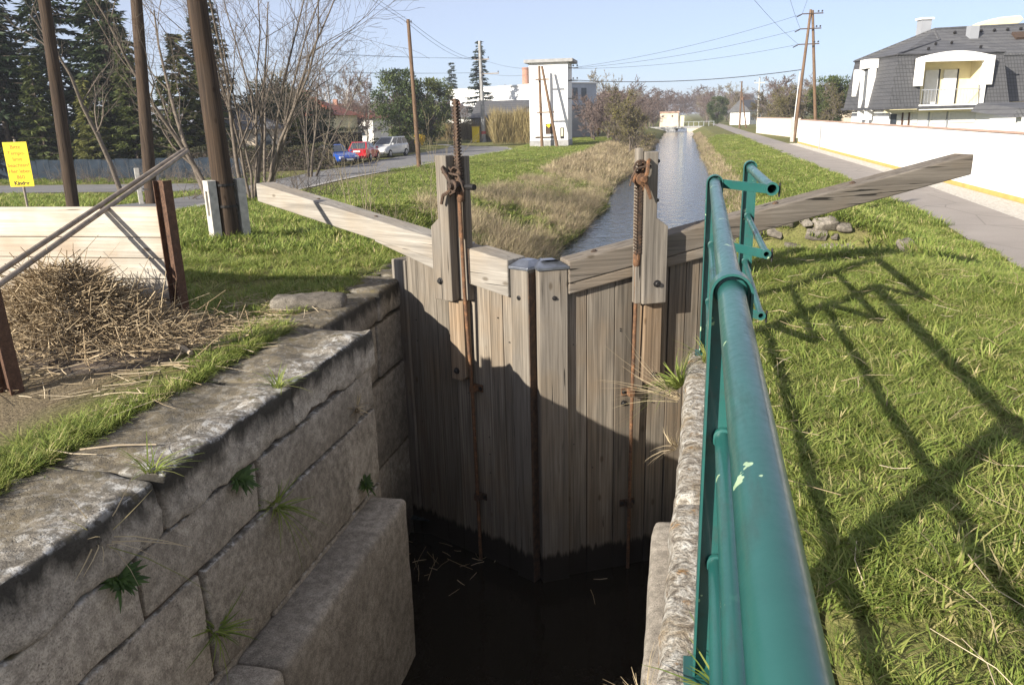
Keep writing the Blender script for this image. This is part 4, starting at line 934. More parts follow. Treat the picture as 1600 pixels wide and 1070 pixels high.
# ------------------------------------------------------------------ parked cars
def car(loc, rz, L, W, H, belt, paint, kind, label):
    g = empty('parked_car', (*loc, gz1(*loc) + .035), rz, label=label, cat='car', group='cars parked by the road'); hw = W / 2; x0, x1 = -L / 2, L / 2     # front is +x
    if kind == 'mpv':  ST = [(x0, .45, belt + .02), (x0 + .25, .28, belt + .05), (x0 + 1.2, .24, belt + .03), (x1 - 1.25, .24, belt), (x1 - .55, .26, belt - .12), (x1 - .12, .3, belt - .30), (x1, .42, belt - .42)]; C = (x0 + .10, x0 + .42, x1 - 2.0, x1 - .95)
    elif kind == 'hatch': ST = [(x0, .45, belt - .05), (x0 + .2, .28, belt + .03), (x0 + 1.1, .24, belt + .02), (x1 - 1.4, .24, belt), (x1 - .5, .26, belt - .10), (x1 - .1, .3, belt - .25), (x1, .42, belt - .38)]; C = (x0 + .18, x0 + .75, x1 - 2.1, x1 - 1.25)
    else: ST = [(x0, .45, belt - .1), (x0 + .2, .28, belt), (x0 + 1.0, .24, belt + .02), (x1 - 1.5, .24, belt), (x1 - .6, .26, belt - .08), (x1 - .12, .3, belt - .2), (x1, .42, belt - .33)]; C = (x0 + .55, x0 + 1.15, x1 - 2.15, x1 - 1.3)
    b = MB(); n = 10; sec = []
    for k, (x, zl, zb) in enumerate(ST):
        e = .86 if k in (0, len(ST) - 1) else (.96 if k in (1, len(ST) - 2) else 1.0); h = hw * e; zm = zl + .35 * (zb - zl)
        sec.append([(x, -h * .9, zl), (x, -h, zl + .10), (x, -h, zm), (x, -h * .98, zb - .10), (x, -h * .90, zb), (x, h * .90, zb), (x, h * .98, zb - .10), (x, h, zm), (x, h, zl + .10), (x, h * .9, zl)])
    vs = [p for s_ in sec for p in s_]; fs = [(i * n + j, i * n + (j + 1) % n, (i + 1) * n + (j + 1) % n, (i + 1) * n + j) for i in range(len(ST) - 1) for j in range(n)] + [tuple(range(n)), tuple(range((len(ST) - 1) * n, len(ST) * n))[::-1]]
    b.add(vs, fs); body = b.obj('body', paint, g, smooth=40, bevel=.02)
    a0, a1, a2, a3 = C; wb, wt = hw * .90, hw * .70; zb = belt - .02
    cab = MB().hexa([(a0, -wb, zb), (a3, -wb, zb - .02), (a3, wb, zb - .02), (a0, wb, zb), (a1, -wt, H), (a2, -wt, H), (a2, wt, H), (a1, wt, H)]).obj('cabin', paint, g, bevel=.05, seg=3)
    def lerp(p, q, t): return tuple(p[i] + (q[i] - p[i]) * t for i in range(3))
    def quad(name, P, off, mat, ins=(.08, .10)):      # inset quad pushed outward
        c = [Vector(p) for p in P]; nn = (c[1] - c[0]).cross(c[3] - c[0]).normalized() * off; u, v = ins
        Q = [c[0] + (c[1] - c[0]) * u + (c[3] - c[0]) * v, c[1] + (c[0] - c[1]) * u + (c[2] - c[1]) * v, c[2] + (c[3] - c[2]) * u + (c[1] - c[2]) * v, c[3] + (c[2] - c[3]) * u + (c[0] - c[3]) * v]
        MB().add([tuple(q + nn) for q in Q], [(0, 1, 2, 3)]).obj(name, mat, g)
    quad('windscreen', [(a3, -wb, zb), (a3, wb, zb), (a2, wt, H), (a2, -wt, H)], .012, M_GLASS); quad('rear_window', [(a0, wb, zb), (a0, -wb, zb), (a1, -wt, H), (a1, wt, H)], .012, M_GLASS)
    nw = 3 if kind == 'mpv' else 2
    for s_ in (-1, 1):
        for i in range(nw):
            t0, t1 = i / nw, (i + 1) / nw; P = [lerp((a0, s_ * wb, zb), (a3, s_ * wb, zb), t0), lerp((a0, s_ * wb, zb), (a3, s_ * wb, zb), t1), lerp((a1, s_ * wt, H), (a2, s_ * wt, H), t1), lerp((a1, s_ * wt, H), (a2, s_ * wt, H), t0)]
            quad('side_window', P if s_ < 0 else [P[1], P[0], P[3], P[2]], .012, M_GLASS, (.07, .13))
        for x in (x0 + .75, x1 - .80):
            wh = MB().lathe([(.20, -.09), (.29, -.10), (.315, -.07), (.315, .07), (.29, .10), (.20, .09)], (x, s_ * (hw - .07), .31), (0, 1, 0), 18).obj('wheel', M_TYRE, g, smooth=40)
            MB().lathe([(.19, 0), (.19, .015), (.06, .03), (.0, .03)], (x, s_ * (hw - .07 + .088), .31), (0, s_, 0), 12).obj('rim', M_RIM, wh)
        fz = ST[-2][2] - .10; MB().box(x1 - .20, x1 - .015, s_ * hw * .52, s_ * hw * .88, fz - .10, fz + .05).obj('headlight', M_LAMP, g, bevel=.02)
        MB().box(x0 - .012, x0 + .1, s_ * hw * .60, s_ * hw * .86, belt - .28, belt - .02).obj('tail_lamp', M_TAIL, g, bevel=.02)
        MB().box(a3 - .25, a3 - .10, s_ * (hw + .02), s_ * (hw + .2), belt, belt + .14).obj('door_mirror', paint, g, bevel=.02)
    for x, m_ in ((x1, 'f'), (x0, 'r')):
        sx = 1 if m_ == 'f' else -1; MB().box(x - .03, x + sx * .05, -hw * .82, hw * .82, .26, .44).obj('bumper', M_PLAST if m_ == 'f' else paint, g, bevel=.02)
        zz = .48 if m_ == 'f' else .78; MB().box(x + sx * .03, x + sx * .055, -.26, .26, zz - .06 if m_ == 'r' else .36, zz + .06 if m_ == 'r' else .47).obj('number_plate', M_PLATE, g)
    return g
car((-24.3, 53.6), rad(-38), 4.2, 1.68, 1.40, .88, M_CARB, 'sedan', 'blue car parked with its bonnet out past the dark hedge')
car((-24.0, 58.2), rad(96), 3.7, 1.65, 1.45, .92, M_CARR, 'hatch', 'red hatchback seen from behind between blue and silver cars')
car((-24.35, 64.6), rad(-99), 4.3, 1.76, 1.62, 1.0, M_CARS, 'mpv', 'silver people carrier with roof rails parked facing down the road')
# ------------------------------------------------------------------ vegetation
RNG = np.random.default_rng(7)

def seg_mesh(name, segs, n, mat):
    A = np.array([s[0] for s in segs], float); B = np.array([s[1] for s in segs], float); r0 = np.array([s[2] for s in segs]); r1 = np.array([s[3] for s in segs])
    d = B - A; d /= np.linalg.norm(d, axis=1, keepdims=True) + 1e-9
    h = np.where(np.abs(d[:, 2:3]) < .9, np.array([[0, 0, 1.]]), np.array([[1., 0, 0]])); u = np.cross(d, h); u /= np.linalg.norm(u, axis=1, keepdims=True); v = np.cross(d, u)
    an = np.arange(n) * 2 * pi / n; ring = u[:, None] * np.cos(an)[None, :, None] + v[:, None] * np.sin(an)[None, :, None]
    V = np.concatenate([A[:, None] + ring * r0[:, None, None], B[:, None] + ring * r1[:, None, None]], 1).reshape(-1, 3)
    base = np.arange(len(A))[:, None] * 2 * n; j = np.arange(n)[None]; j2 = (j + 1) % n
    F = np.stack([base + j, base + j2, base + n + j2, base + n + j], -1).reshape(-1, 4)
    return np_mesh(name, V, F, mat, n > 3)

def grow(rng, segs, p, d, L, r, lvl, maxl, k=6, nch=1.2, up=.10, ang=(22, 55), ratio=(.35, .62), jit=.10, first=1, rmin=.004):
    p = Vector(p); d = Vector(d).normalized(); st = L / k
    for i in range(k):
        d = (d + Vector((rng.gauss(0, jit), rng.gauss(0, jit), rng.gauss(0, jit) + up * (.5 if lvl == 0 else 1)))).normalized()
        q = p + d * st; ra = max(rmin, r * (1 - .72 * i / k)); rb = max(rmin, r * (1 - .72 * (i + 1) / k)); segs.append((tuple(p), tuple(q), ra, rb, lvl))
        if lvl < maxl and i >= first:
            m_ = int(nch) + (rng.random() < nch % 1)
            for _ in range(m_):
                a = rad(rng.uniform(*ang)); az = rng.uniform(0, 2 * pi); o = d.orthogonal().normalized(); o2 = d.cross(o)
                cd = d * cos(a) + (o * cos(az) + o2 * sin(az)) * sin(a)
                grow(rng, segs, p.lerp(q, rng.random()), cd, L * rng.uniform(*ratio) * (1 - .35 * i / k), rb * .62, lvl + 1, maxl, max(3, k - 1), nch, up, ang, ratio, jit * 1.15, 1 if lvl else 1, rmin)
        p = q

def bare_tree(name, stems, seed, maxl, bark, twig, split=0, loc=(0, 0, 0), **kw):
    """Empty with trunk and crown meshes; stems: (offset, dir, length, radius)"""
    rng = random.Random(seed); segs = []; tg = {k: kw.pop(k) for k in ('label', 'group') if k in kw}
    for (p, d, L, r) in stems: grow(rng, segs, p, d, L, r, 0, maxl, **kw)
    g = empty(name, loc, cat='tree', **tg)
    tr = [s for s in segs if s[4] <= split]; cr = [s for s in segs if s[4] > split]
    mobj('trunk', seg_mesh('trunk', tr, 7, bark), g); mobj('crown', seg_mesh('crown', cr, 3, twig), g)
    return g, cr

def quads(C, D, Wd, L, W, tint, mat, name):
    """thin diamond leaves: centre-base C, direction D, width direction Wd"""
    V = np.stack([C, C + D * (L * .45)[:, None] + Wd * (W * .5)[:, None], C + D * L[:, None], C + D * (L * .45)[:, None] - Wd * (W * .5)[:, None]], 1).reshape(-1, 3)
    F = np.arange(len(C) * 4).reshape(-1, 4); me = np_mesh(name, V, F, mat)
    a = me.attributes.new('tint', 'FLOAT', 'POINT'); a.data.foreach_set('value', np.repeat(tint, 4).astype(np.float32)); return me
def unit(v): return v / (np.linalg.norm(v, axis=-1, keepdims=True) + 1e-9)
def perp(D, rng): return unit(np.cross(D, unit(rng.normal(size=D.shape))))

def spruce_mesh(h, w_, seed, mat, dens=1.0, droop=.30, bare=.06):
    rng = np.random.default_rng(seed); C = []; D = []; T = []; twigs = []
    nz = int(34 * dens * h / 13)
    for i in range(nz):
        z = h * (bare + (1 - bare) * (i / nz) ** .92); R = w_ * (1 - z / h) ** .8 * rng.uniform(.8, 1.15) + .12
        for k in range(rng.integers(6, 9)):
            az = rng.uniform(0, 2 * pi); R2 = R * rng.uniform(.65, 1.12); o = np.array([cos(az), sin(az), 0.]); s_ = np.array([-sin(az), cos(az), 0.]); zb = z + rng.uniform(-.2, .2)
            def P(t): return np.array([0, 0, zb]) + o * R2 * t + np.array([0, 0, 1.]) * (R2 * (.10 * t - droop * t + .28 * droop * t * t * t))
            twigs.append((tuple(P(0)), tuple(P(.5)), .035, .022, 1)); twigs.append((tuple(P(.5)), tuple(P(1)), .022, .008, 1))
            m_ = int(7 + R2 * 10)
            t = rng.uniform(.12, 1.0, m_)
            for tt in t:
                p = P(tt); 
                for sg_ in (-1, 1):
                    C.append(p); D.append(o * rng.uniform(.3, .9) + s_ * sg_ * rng.uniform(.3, 1.0) + np.array([0, 0, rng.uniform(-.75, .1)])); T.append(.25 + .55 * tt + rng.uniform(-.2, .2))
    C = np.array(C); D = unit(np.array(D)); n = len(C)
    L = rng.uniform(.28, .62, n) * (.6 + .4 * w_ / 3); me = quads(C, D, perp(D, rng), L, L * .22, np.clip(np.array(T), 0, 1), mat, 'crown')
    tr = seg_mesh('trunk', [((0, 0, 0), (0, 0, h * .5), h * .014, h * .008, 0), ((0, 0, h * .5), (0, 0, h * .98), h * .008, .01, 0)] + twigs, 6, M_BARKD)
    return tr, me

def clump_mesh(h, w_, seed, mat, nb=60, per=80, base=.18, leaf=.28, shape='round'):
    rng = np.random.default_rng(seed); C = []; D = []; T = []; tw = []
    for _ in range(nb):
        u = unit(rng.normal(size=3)); rr = rng.uniform(.45, 1) ** .6
        zc = base * h + (1 - base) * h * (.5 + .5 * u[2] * rr); f = 1.0 if shape == 'round' else (1 - (zc / h) ** 1.6) * .9 + .18
        c = np.array([u[0] * w_ * rr * f, u[1] * w_ * rr * f, zc]); br = w_ * rng.uniform(.20, .34)
        tw.append(((0, 0, max(.3, zc * .55)), tuple(c), .05, .015, 1)); bt = rng.uniform(.1, .6)
        d = unit(rng.normal(size=(per, 3)) + np.array([0, 0, .25])); C.append(c + d * br * rng.uniform(.2, 1, (per, 1)) * np.array([1, 1, .8])); D.append(unit(d + rng.normal(0, .5, (per, 3)))); T.append(np.clip(bt + rng.uniform(0, .4, per), 0, 1))
    C = np.concatenate(C); D = np.concatenate(D); T = np.concatenate(T); n = len(C); L = rng.uniform(.6, 1.4, n) * leaf
    me = quads(C, D, perp(D, rng), L, L * .42, T, mat, 'crown')
    tr = seg_mesh('trunk', [((0, 0, -.2), (0, 0, h * .6), h * .018, h * .009, 0)] + tw, 6, M_BARKD)
    return tr, me

def plant_tree(name, tr, cr, loc, rz, s, label, group, cat='tree'):
    z = gz1(loc[0], loc[1]); g = empty(name, (loc[0], loc[1], z), rz, label=label, cat=cat, group=group)
    g.scale = s if isinstance(s, tuple) else (s, s, s)
    mobj('trunk', tr, g); mobj('crown', cr, g); return g

# conifers -----------------------------------------------------------
SP1, SP2 = spruce_mesh(15, 3.4, 1, M_NEEDLE), spruce_mesh(13, 2.6, 2, M_NEEDLE, .95, .22)
SPY = spruce_mesh(8, 1.9, 3, M_NEEDLEY, 1.3, .12, .02); SPB = spruce_mesh(13, 2.7, 4, M_NEEDLEB, .62, .26, .05)
CON = [(-48.5, 45, 1.05, SP1, 'tall dark spruce at the outer end of conifer row by the yellow sign'), (-42.8, 44.5, 1.12, SP1, 'tall dark spruce straight behind the yellow sign post'), (-45.5, 53, 1.25, SP1, 'tallest dark spruce in the second line of the conifer row'),
       (-40.8, 51.5, 1.2, SP2, 'slim dark spruce seen between the two tarred poles'), (-51.5, 52, 1.3, SP1, 'broad dark spruce filling the conifer row behind the outer spruce'), (-37.3, 60.5, .98, SP2, 'slim dark spruce with pointed top standing behind the bare stems'),
       (-37.2, 48, .95, SP1, 'lower dark spruce at the inner end of the conifer row'), (-46.2, 48.5, .9, SP2, 'slim dark spruce squeezed between two tall ones in the row'), (-34.0, 53.5, .72, SP1, 'short dark spruce beside the low pinkish house')]
for i, (x, y, s, v, lab) in enumerate(CON):
    plant_tree('spruce_tree', *v, (x, y), i * 1.3, s, lab, 'dark spruces behind the blue-grey fence')
for i, (x, y, s, lb) in enumerate([(-39.9, 44.2, .95, 'yellow-green cypress in front of the tall spruces'), (-34.6, 46.0, 1.0, 'yellow-green cypress behind the stubbed tarred pole'), (-31.4, 49.5, .9, 'yellow-green cypress near the end of blue-grey fence'), (-29.5, 57.5, .70, 'small yellow-green cypress between hedge and evergreens'),
        (-36.6, 44.5, .75, 'low yellow-green cypress right behind the fence'), (-32.8, 47.0, .78, 'low yellow-green cypress beside the pinkish house'), (-38.2, 50.5, 1.25, 'tallest yellow-green cypress in the conifer row'), (-34.2, 51.0, 1.15, 'tall yellow-green cypress in front of the pinkish house')]):
    plant_tree('cypress_tree', *SPY, (x, y), i * 2.1, s, lb, 'yellow-green cypresses')
plant_tree('spruce_tree', *SPB, (-40.2, 140), .4, .98, 'thin greyish spruce far beyond the round pine', 'sparse greyish spruces')
plant_tree('spruce_tree', *SPB, (-28.4, 113), 2.0, 1.05, 'tall sparse greyish spruce right behind the concrete pole', 'sparse greyish spruces')
YEW = clump_mesh(6.2, 2.6, 11, M_NEEDLE, 55, 90, .05, .26); PINE = clump_mesh(9.2, 3.3, 12, M_PINE, 80, 150, .05, .30)
for i, (x, y, s, lb) in enumerate([(-33.2, 66, .95, 'dark rounded evergreen in front of the red-roofed house'), (-30.4, 62.5, .82, 'dark rounded evergreen by the green hedge behind the red car'), (-36.0, 67, 1.1, 'largest dark rounded evergreen left of the red roof'),
        (-33, 56.5, .72, 'low dark evergreen behind the clipped hedge and low pinkish house'), (-35.2, 63, .9, 'dark rounded evergreen under the pointed slim spruce'), (-31.8, 59.5, .75, 'small dark rounded evergreen between hedge and house')]):
    plant_tree('yew_tree', *YEW, (x, y), i * 1.7, s, lb, 'dark rounded evergreens')
plant_tree('pine_tree', *PINE, (-33.2, 93), .3, 1.0, 'broad olive-green pine beyond the silver car', 'olive pines')
plant_tree('pine_tree', *PINE, (-30.2, 95), 2.3, .88, 'slightly smaller olive-green pine joined to the broad one', 'olive pines')
plant_tree('pine_tree', *PINE, (-25.8, 116), 1.1, .55, 'small green pine in front of the factory hall', 'olive pines')
plant_tree('pine_tree', *PINE, (18.5, 112), 1.9, .80, 'dark pine rising behind A-shaped pole', 'olive pines')
plant_tree('pine_tree', *PINE, (8.2, 205), 1.9, .75, 'far pine near the gabled house', 'olive pines')

# bare multi-stem trees at the verge -----------------------------------
def fan(seed, n, L, r, spread, lean=(0, 0), base=.25):
    rg = random.Random(seed); out = []
    for i in range(n):
        a = rg.uniform(0, 2 * pi); t = rg.uniform(.2, 1) * spread
        out.append(((cos(a) * base * rg.random(), sin(a) * base * rg.random(), -.1), (cos(a) * t + lean[0], sin(a) * t + lean[1], 1), L * rg.uniform(.75, 1.1), r * rg.uniform(.6, 1.1)))
    return out
def vt(seed, stems, loc, maxl, label, group='bare multi-stemmed trees on the verge', bark=None, **kw):
    return bare_tree('bare_tree', stems, seed, maxl, bark or M_BARK, M_BARK, 0, (loc[0], loc[1], gz1(*loc)), label=label, group=group, **kw)
vt(21, [((0, 0, -.1), (-.55, .1, 1), 6.5, .085), ((.15, .1, -.1), (-.28, 0, 1), 7.0, .075)], (-14.3, 22.0), 3, 'pair of bare grey stems leaning towards the conifers beside tarred pole', nch=1.5, up=.05)
vt(22, fan(5, 10, 7.0, .065, .32, (.12, 0), .45), (-12.9, 22.4), 3, 'bare thicket of many upright grey stems behind the concrete-stubbed pole', nch=1.35, up=.06)
vt(23, [((0, 0, -.1), (-.30, -.1, 1), 8.5, .13)], (-27.0, 34.2), 4, 'single bare grey tree leaning by side road before the spruces', nch=1.25, up=.06)
vt(24, fan(8, 4, 6.5, .06, .25, (.15, .1), .3), (-15.4, 27.5), 3, 'slender bare saplings bunched behind the upright thicket', nch=1.0, up=.06)
vt(26, fan(18, 6, 7.5, .06, .42, (.30, .05), .4), (-20.5, 42.0), 3, 'spreading bare shrub tree arching over the car road', nch=1.4, up=.05)
for k, (x, y, h, lb) in enumerate([(-6.6, 15.5, 1.9, 'middle-sized leafless sapling on the grassy bank behind the gate'), (-5.4, 14.2, 1.5, 'lowest leafless sapling on the grassy bank close behind the gate'), (-5.9, 18.5, 2.4, 'tallest leafless sapling on the grassy bank past the gate')]):
    bare_tree('sapling', fan(40 + k, 5, h, .012, .25), 40 + k, 2, M_TWIGG, M_TWIGG, 0, (x, y, gz1(x, y)), label=lb, group='saplings on the bank', nch=.8, rmin=.003)
# brush under the verge trees
def brush(name, n, loc, rx, ry, h, r, mat, seed, label, cat='shrub', group=None, lean=.5):
    rg = random.Random(seed); segs = []
    for i in range(n):
        a, q = rg.uniform(0, 2 * pi), math.sqrt(rg.random()); x, y = cos(a) * q * rx, sin(a) * q * ry
        grow(rg, segs, (x, y, gz1(loc[0] + x, loc[1] + y) - gz1(*loc) - .05), (rg.gauss(0, lean), rg.gauss(0, lean), 1), h * rg.uniform(.5, 1.1), r, 1, 2, 4, .9, .0, (25, 70), (.4, .7), .2, 0, .004)
    g = mobj(name, seg_mesh(name, segs, 3, mat), None, (loc[0], loc[1], gz1(*loc)), label=label, cat=cat, group=group); return g
brush('brush_shrub', 110, (-14.0, 24.5), 3.0, 1.2, 1.7, .012, M_BARK, 51, 'tangled grey brushwood round the feet of the bare trees')
brush('brush_shrub', 230, (-29, 39.6), 8.0, 1.0, 1.3, .016, M_BARK, 52, 'low tangle of cut branches before the blue-grey fence')

# hedges ----------------------------------------------------------------
def hedge(A, B, h, w_, n, mat, seed, label, leaf=.11, group=None, upright=False, cat='hedge'):
    rng = np.random.default_rng(seed); A, B = np.array(A, float), np.array(B, float); L = np.linalg.norm(B - A); d = (B - A) / L; p = np.array([-d[1], d[0]])
    t = rng.uniform(0, L, n); s_ = rng.uniform(-1, 1, n); zt = h * (1 + .05 * np.sin(t * 1.7 + seed) + .03 * np.sin(t * 4.1))
    if upright:
        z0 = rng.uniform(-.05, .55, n) ** 1.2 * zt * .9; s2 = s_ * w_ * .5 * (.7 + .3 * np.minimum(1, z0 / h + .3)); D = unit(np.stack([rng.normal(0, .22, n), rng.normal(0, .22, n), np.ones(n)], -1)); Ls = rng.uniform(.25, .55, n) * zt; Wd = np.full(n, .034)
    else:
        e = rng.random(n); sh = e < .8; f = rng.integers(0, 3, n)
        z0 = np.where(sh & (f == 0), zt * rng.uniform(.94, 1.03, n), rng.uniform(0, 1, n) * zt); s2 = np.where(sh & (f > 0), np.sign(s_) * w_ * .5 * rng.uniform(.9, 1.06, n), s_ * w_ * .5)
        D = unit(rng.normal(size=(n, 3)) + np.array([0, 0, .2])); Ls = rng.uniform(.6, 1.5, n) * leaf; Wd = Ls * .55
    C = np.stack([A[0] + d[0] * t + p[0] * s2, A[1] + d[1] * t + p[1] * s2, z0], -1); c0 = (A + B) / 2; zg = gz1(*c0); C[:, 2] += gz(C[:, 0], C[:, 1]); C -= np.array([c0[0], c0[1], zg])
    me = quads(C, D, perp(D, rng), Ls, Wd, rng.random(n), mat, 'hedge')
    o = mobj('hedge', me, None, (c0[0], c0[1], zg), label=label, cat=cat, group=group)
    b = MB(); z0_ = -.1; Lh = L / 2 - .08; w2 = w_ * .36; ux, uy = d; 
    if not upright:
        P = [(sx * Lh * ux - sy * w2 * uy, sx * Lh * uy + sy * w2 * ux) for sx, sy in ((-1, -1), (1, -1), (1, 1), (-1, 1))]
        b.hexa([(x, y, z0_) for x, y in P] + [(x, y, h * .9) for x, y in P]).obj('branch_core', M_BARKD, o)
    return o
hedge((-31.5, 44.6), (-22.6, 49.6), 1.5, 1.3, 11000, M_HEDGE, 61, 'dark clipped hedge along the car road hiding half the blue car')
hedge((-34.5, 59.5), (-27.6, 66.5), 2.3, 1.4, 7000, M_HEDGEG, 62, 'green clipped hedge behind the red car')
hedge((-27.3, 69), (-25.6, 74), 1.3, 1.4, 2500, M_HEDGEG, 63, 'low green shrub hedge behind the silver car')
hedge((-20.6, 87.2), (-18.2, 88.4), 4.6, 1.7, 6500, M_TWIGH, 64, 'tall leafless beige hedge left of the tower, end block', upright=True, cat='hedge')
hedge((-18.0, 88.4), (-15.6, 88.0), 4.7, 1.7, 6500, M_TWIGH, 65, 'tall leafless beige hedge touching the tower corner', upright=True)
hedge((-34, 104), (-26.6, 102.5), 3.4, 1.5, 7000, M_TWIGH, 66, 'leafless beige hedge beyond the road bend left of concrete pole', upright=True)
hedge((-25.4, 101.3), (-21, 99.5), 3.6, 1.3, 4000, M_TWIGH, 67, 'leafless beige hedge right behind concrete pole', upright=True)

# far bare trees: shared variants, each tree its own object
def variant(seed, h, twig, bark, spread=.25, leaf=None):
    rg = random.Random(seed); segs = []
    grow(rg, segs, (0, 0, -.2), (rg.gauss(0, .05), rg.gauss(0, .05), 1), h * .80, h * .022, 0, 4, 6, 1.6, .07, (20, 56), (.42, .68), .10, 0, .026)
    tr = seg_mesh('trunk', [s for s in segs if s[4] <= 1], 5, bark); cr = seg_mesh('crown', [s for s in segs if s[4] > 1], 3, twig)
    if leaf:
        P = np.array([s[1] for s in segs if s[4] >= 3]); rng = np.random.default_rng(seed); P = P + rng.normal(0, .12, P.shape); D = unit(rng.normal(size=P.shape)); Ls = rng.uniform(.10, .22, len(P))
        cr = quads(P, D, perp(D, rng), Ls, Ls * .5, rng.random(len(P)), leaf, 'crown'); tr = seg_mesh('trunk', segs, 3, bark)
    return tr, cr
VB = [variant(71, 9, M_TWIG, M_BARKD), variant(72, 9, M_TWIG, M_BARK), variant(73, 9, M_TWIGG, M_BARK), variant(74, 9, M_TWIG, M_BARKD)]
VG = variant(75, 7, M_TWIGG, M_BARK, leaf=M_BUDS)
def fruit(seed, h):
    rg = random.Random(seed); segs = []
    grow(rg, segs, (0, 0, -.2), (0.05, 0, 1), h * .62, h * .028, 0, 3, 6, 2.3, .03, (28, 72), (.50, .80), .12, 1, .028)
    return seg_mesh('trunk', [q for q in segs if q[4] <= 1], 5, M_BARKD), seg_mesh('crown', [q for q in segs if q[4] > 1], 3, M_TWIG)
VF = [fruit(81, 7), fruit(82, 7)]
VBI = variant(76, 10, M_TWIG, M_BIRCH); VG2 = variant(77, 7, M_TWIGG, M_BARK, leaf=M_BUDS)
for i, (x, y, s) in enumerate([(-41.2, 95, .95), (-43.2, 97, .9), (-39.9, 98, .85)]):
    plant_tree('birch_tree', *VBI, (x, y), i * 2.0, (s * .7, s * .7, s), 'slender pale birch behind green hedge and red-roofed house', 'pale birches')
FT = clump_mesh
plant_tree('fruit_tree', *VF[0], (-11.4, 104), .2, 1.05, 'round-crowned bare fruit tree right of the tower over the playhouse', 'bare fruit trees')
plant_tree('fruit_tree', *VF[1], (-8.6, 112), 1.9, 1.1, 'round-crowned bare fruit tree farther along the canal lawn', 'bare fruit trees')
plant_tree('fruit_tree', *VF[1], (-10.4, 97), 4.2, .72, 'low spreading bare fruit tree nearest the tower corner', 'bare fruit trees')
plant_tree('fruit_tree', *VF[0], (-7.7, 102), 2.2, .95, 'bare fruit tree between the willows and the playhouse', 'bare fruit trees')
plant_tree('bare_tree', *VB[2], (-13.0, 128), 3.3, 1.0, 'tall bare tree rising above the fruit trees', 'bare fruit trees')
for i, (x, y, s) in enumerate([(-4.7, 73, .68), (-4.3, 78, .66), (-6.4, 84, .72)]):
    plant_tree('willow_shrub', *(VG, VG2)[i % 2], (x, y), i * 2.4, (s * 1.05, s * 1.05, s), 'budding yellow-green willow on the dry canal bank', 'budding willows on the west bank')
rg = random.Random(9)
for i in range(22):
    y = 100 + i * 7.5 + rg.uniform(-3, 3); x = -6.5 - rg.uniform(0, 1) * (5 + i * .75); s = rg.uniform(.72, 1.05) * (1.05 if i > 10 else .85)
    plant_tree('bank_tree', *VB[i % 4], (x, y), rg.uniform(0, 6), (s * 1.15, s * 1.15, s * .95), 'bare brown-purple tree in the row along the west bank', 'bare trees along the west bank')
for i in range(20):
    y = 150 + i * 8 + rg.uniform(-4, 4); x = 16 + rg.uniform(0, 1) * (10 + i * 2.4) if i < 14 else rg.uniform(6, 14); y = y if i < 14 else 225 + (i - 14) * 9; s = rg.uniform(.75, 1.1)
    plant_tree('field_tree', *VB[(i * 3) % 4], (x, y), rg.uniform(0, 6), (s * 1.15, s * 1.15, s), 'bare brown tree beyond the path and the older wall', 'bare trees beyond the path')
for i, (x, y, s) in enumerate([(13.2, 108, .72), (15.2, 112, .8), (18.5, 108, .75), (21, 104, .62), (24.5, 106, .7), (14.5, 122, .85), (12.0, 130, .7), (20, 118, .85), (28, 112, .7), (31, 118, .75)]):
    plant_tree('budding_shrub', *(VG, VG2)[i % 2], (x, y), i * 1.9, (s * 1.2, s * 1.2, s), 'yellow-green budding shrub behind the older cream wall', 'budding shrubs behind older wall')
for i, (x, y, s, lb) in enumerate([(-46, 88, .9, 'bare garden tree behind the cream red-roofed house'), (-36, 84, .7, 'small bare garden tree between red-roofed house and pine'), (-50, 92, 1.0, 'large bare garden tree beyond the red-roofed house'), (-31, 112, .7, 'bare garden tree at the sparse greyish spruce'), (-34.5, 108, .75, 'bare garden tree behind the broad pine'), (-44, 120, .95, 'far bare garden tree behind the birches'), (-52, 125, 1.0, 'farthest bare garden tree beyond the second red roof')]):
    plant_tree('garden_tree', *VB[i % 4], (x, y), i * 1.1, s, lb, 'bare garden trees')
fo = clump_mesh(2.2, .8, 90, M_FORSY, 20, 60, .05, .14)
plant_tree('forsythia', *fo, (-28.6, 85.5), 0, .7, 'small yellow-flowering forsythia by the road bend', None, 'shrub')

